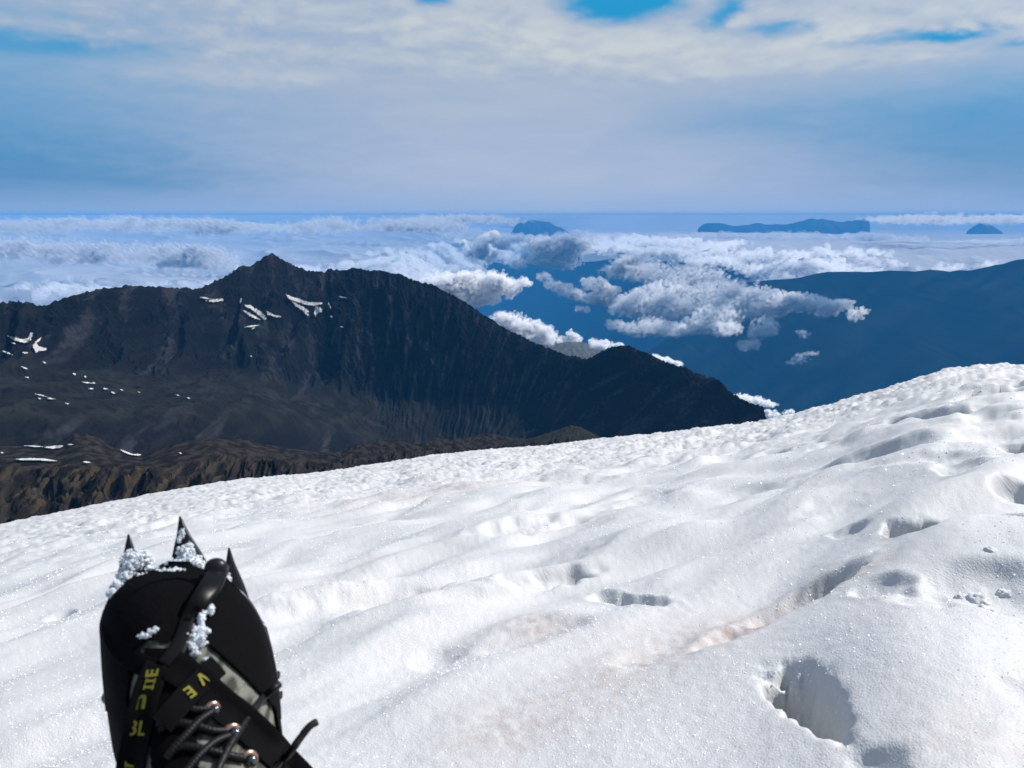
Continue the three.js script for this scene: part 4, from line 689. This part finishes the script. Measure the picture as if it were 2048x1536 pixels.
print(strapA, 'BL', 274, 1456, 0.0085, 0.0, 0.0082); print(strapA, 'n', 281, 1404, 0.011, 0.05, 0.0082); print(strapA, 'II', 299, 1368, 0.007, 1.5, 0.0082); print(strapA, 'E', 304, 1346, 0.008, 1.6, 0.0082); print(strapA, 'I', 262, 1532, 0.009, 1.5, 0.0082);

// eyelets and laces
function eyelet(px, py, r, turn) {
  const p = onBoot(px, py, 0.003), grp = part(bootGroup, 'eyelet', new THREE.TorusGeometry(r, r * 0.42, 12, 28), copper, 'copper lace eyelet');
  grp.position.copy(p); grp.rotation.set(0.25, turn, 0);
  const ball = part(grp, 'eyelet_stud', new THREE.SphereGeometry(r * 0.82, 20, 14), darkMetal); ball.position.set(r * 0.35, 0, r * 0.3);
}
eyelet(463, 1467, 0.0046, 0.35); eyelet(496, 1521, 0.0046, 0.35); eyelet(424, 1420, 0.0040, 0.35);
function lace(places, r, lift = 0.003) {
  const c = new THREE.CatmullRomCurve3(places.map(([x, y, w]) => (w === undefined ? onBoot(x, y, lift) : S(x, y, w))), false, 'centripetal'), g = new THREE.TubeGeometry(c, 90, r, 10), p = g.attributes.position;
  for (let k = 0; k <= 90; k++) { const m = 1 + 0.05 * Math.sin(k * 1.9) * Math.sin(k * 0.7), o = c.getPoint(k / 90); for (let i = 0; i < 11; i++) { const a = k * 11 + i; p.setXYZ(a, o.x + (p.getX(a) - o.x) * m, o.y + (p.getY(a) - o.y) * m, o.z + (p.getZ(a) - o.z) * m); } }
  g.computeVertexNormals();
  part(bootGroup, 'lace', g, cord);
}
lace([[558, 1369, 0.006], [546, 1378, 0.010], [530, 1392], [512, 1414, undefined], [496, 1436], [478, 1462], [458, 1494], [440, 1530], [424, 1570]], 0.0026, 0.0066);
lace([[633, 1444, 0.030], [620, 1452, 0.032], [602, 1474, 0.034], [584, 1500, 0.036], [566, 1518], [548, 1540], [520, 1580]], 0.0025, 0.0066);
lace([[455, 1462], [425, 1462], [390, 1452], [350, 1446], [318, 1460]], 0.0027, 0.004); lace([[420, 1418], [395, 1420], [360, 1416], [330, 1430], [318, 1456]], 0.0027, 0.004);
lace([[488, 1518], [450, 1510], [410, 1500], [365, 1494], [334, 1512]], 0.0027, 0.004); lace([[424, 1424], [400, 1440], [372, 1470], [345, 1500], [332, 1518]], 0.0026, 0.006); lace([[458, 1472], [430, 1484], [400, 1510], [370, 1545]], 0.0026, 0.006);

// snow caught on the points and the boot: heaps of wet grains
const wetSnow = new THREE.MeshPhysicalMaterial({ name: 'wet_snow', color: new THREE.Color().setRGB(0.72, 0.76, 0.80), roughness: 0.35, specularIntensity: 0.8, transmission: 0.35, thickness: 0, side: THREE.DoubleSide });
let clumps = 0;
function clump(label, spots, grains, size) {
  grains = Math.round(grains * 2.6); size *= 0.62;
  const r = rng(400 + clumps * 13), base = new THREE.IcosahedronGeometry(1, 0), list = [];
  for (let k = 0; k < grains; k++) {
    const [px, py, hw, hh, w, hwz] = spots[Math.floor(r() * spots.length)], a = r() * 6.283, q = Math.sqrt(r()) * (0.6 + 0.5 * r()), g = base.clone(), s = size * (0.35 + 1.1 * r() * r());
    const p = S(px + hw * q * Math.cos(a), py + hh * q * Math.sin(a), w + hwz * (r() * 2 - 1) * (1.1 - 0.6 * q));
    g.rotateX(r() * 6); g.rotateY(r() * 6); g.scale(s * (0.7 + 0.6 * r()), s * (0.7 + 0.6 * r()), s * (0.7 + 0.6 * r())); g.translate(p.x, p.y, p.z); list.push(g);
  }
  spots.forEach(([px, py, hw, hh, w, hwz], i) => {                   // packed cores under the loose grains
    const g = new THREE.IcosahedronGeometry(1, 5), v = g.attributes.position, c = S(px, py, w), rx = S(px + hw, py, w).distanceTo(c) * 0.62, ry = S(px, py + hh, w).distanceTo(c) * 0.62;
    for (let k = 0; k < v.count; k++) { const x = v.getX(k), y = v.getY(k), z = v.getZ(k), f = 1 + 0.45 * fbm3(x * 1.6 + i * 3, y * 1.6 + clumps, z * 1.6, 3) + 0.14 * fbm3(x * 7, y * 7, z * 7 + i, 2); v.setXYZ(k, c.x + x * f * rx, c.y + y * f * ry, c.z + z * f * hwz * 0.7); }
    g.deleteAttribute('normal'); g.deleteAttribute('uv'); const h = mergeVertices(g, 1e-6); h.computeVertexNormals(); const e = h.toNonIndexed(); list.push(e);
  });
  for (const g of list) if (g.attributes.uv) g.deleteAttribute('uv');
  const m = new THREE.Mesh(mergeGeometries(list), wetSnow); m.applyMatrix4(bootMatrix);
  scene.add(put(m, clumps ? 'snow_clump_' + String(clumps).padStart(3, '0') : 'snow_clump', label, 'snow clump', 'snow stuck to boot and crampon'));
  clumps++;
}
clump('loose icy snow packed round the leftmost front point of the crampon', [[262, 1130, 24, 30, -0.060, 0.010], [280, 1120, 24, 20, -0.060, 0.010], [255, 1155, 24, 16, -0.056, 0.008], [240, 1172, 22, 12, -0.052, 0.006], [296, 1122, 14, 16, -0.062, 0.008], [226, 1188, 14, 8, -0.046, 0.004]], 660, 0.0024);
clump('icy snow heaped at the foot of the tall middle front point', [[385, 1128, 26, 22, -0.056, 0.010], [372, 1105, 18, 18, -0.060, 0.006], [400, 1135, 14, 16, -0.050, 0.008], [350, 1128, 26, 10, -0.050, 0.008], [318, 1140, 26, 8, -0.050, 0.006], [395, 1148, 12, 12, -0.046, 0.006], [345, 1142, 34, 5, -0.036, 0.004], [296, 1152, 22, 5, -0.038, 0.004]], 640, 0.0023);
clump('thin crust of snow along the tall middle front point', [[364, 1066, 6, 10, -0.0595, 0.002], [358, 1078, 6, 8, -0.0595, 0.002], [378, 1092, 8, 10, -0.0595, 0.002]], 60, 0.0015);
clump('snow lodged below the right front point', [[466, 1182, 10, 14, -0.055, 0.006], [456, 1160, 7, 14, -0.056, 0.004], [474, 1196, 10, 9, -0.053, 0.005]], 150, 0.0020);
clump('wet lump of snow on the right side of the toe', [[394, 1278, 22, 20, 0.020, 0.006], [400, 1262, 18, 12, 0.018, 0.005], [382, 1290, 16, 10, 0.022, 0.004], [402, 1240, 8, 14, 0.015, 0.004], [420, 1218, 8, 9, 0.010, 0.004], [406, 1226, 6, 8, 0.013, 0.003]], 380, 0.0022);
clump('little droplets of snow below the wet lump', [[392, 1308, 14, 7, 0.026, 0.003], [412, 1320, 6, 5, 0.026, 0.002]], 34, 0.0016);
clump('few snow grains on the dark toe of the boot', [[304, 1264, 14, 6, 0.020, 0.002], [290, 1272, 16, 8, 0.020, 0.002], [312, 1258, 8, 4, 0.020, 0.001]], 40, 0.0013);
clump('knob of ice on the side point at the right edge of the boot', [[519, 1250, 11, 9, -0.068, 0.004], [512, 1266, 5, 8, -0.066, 0.003]], 60, 0.0020);
renderer.render(scene, camera);
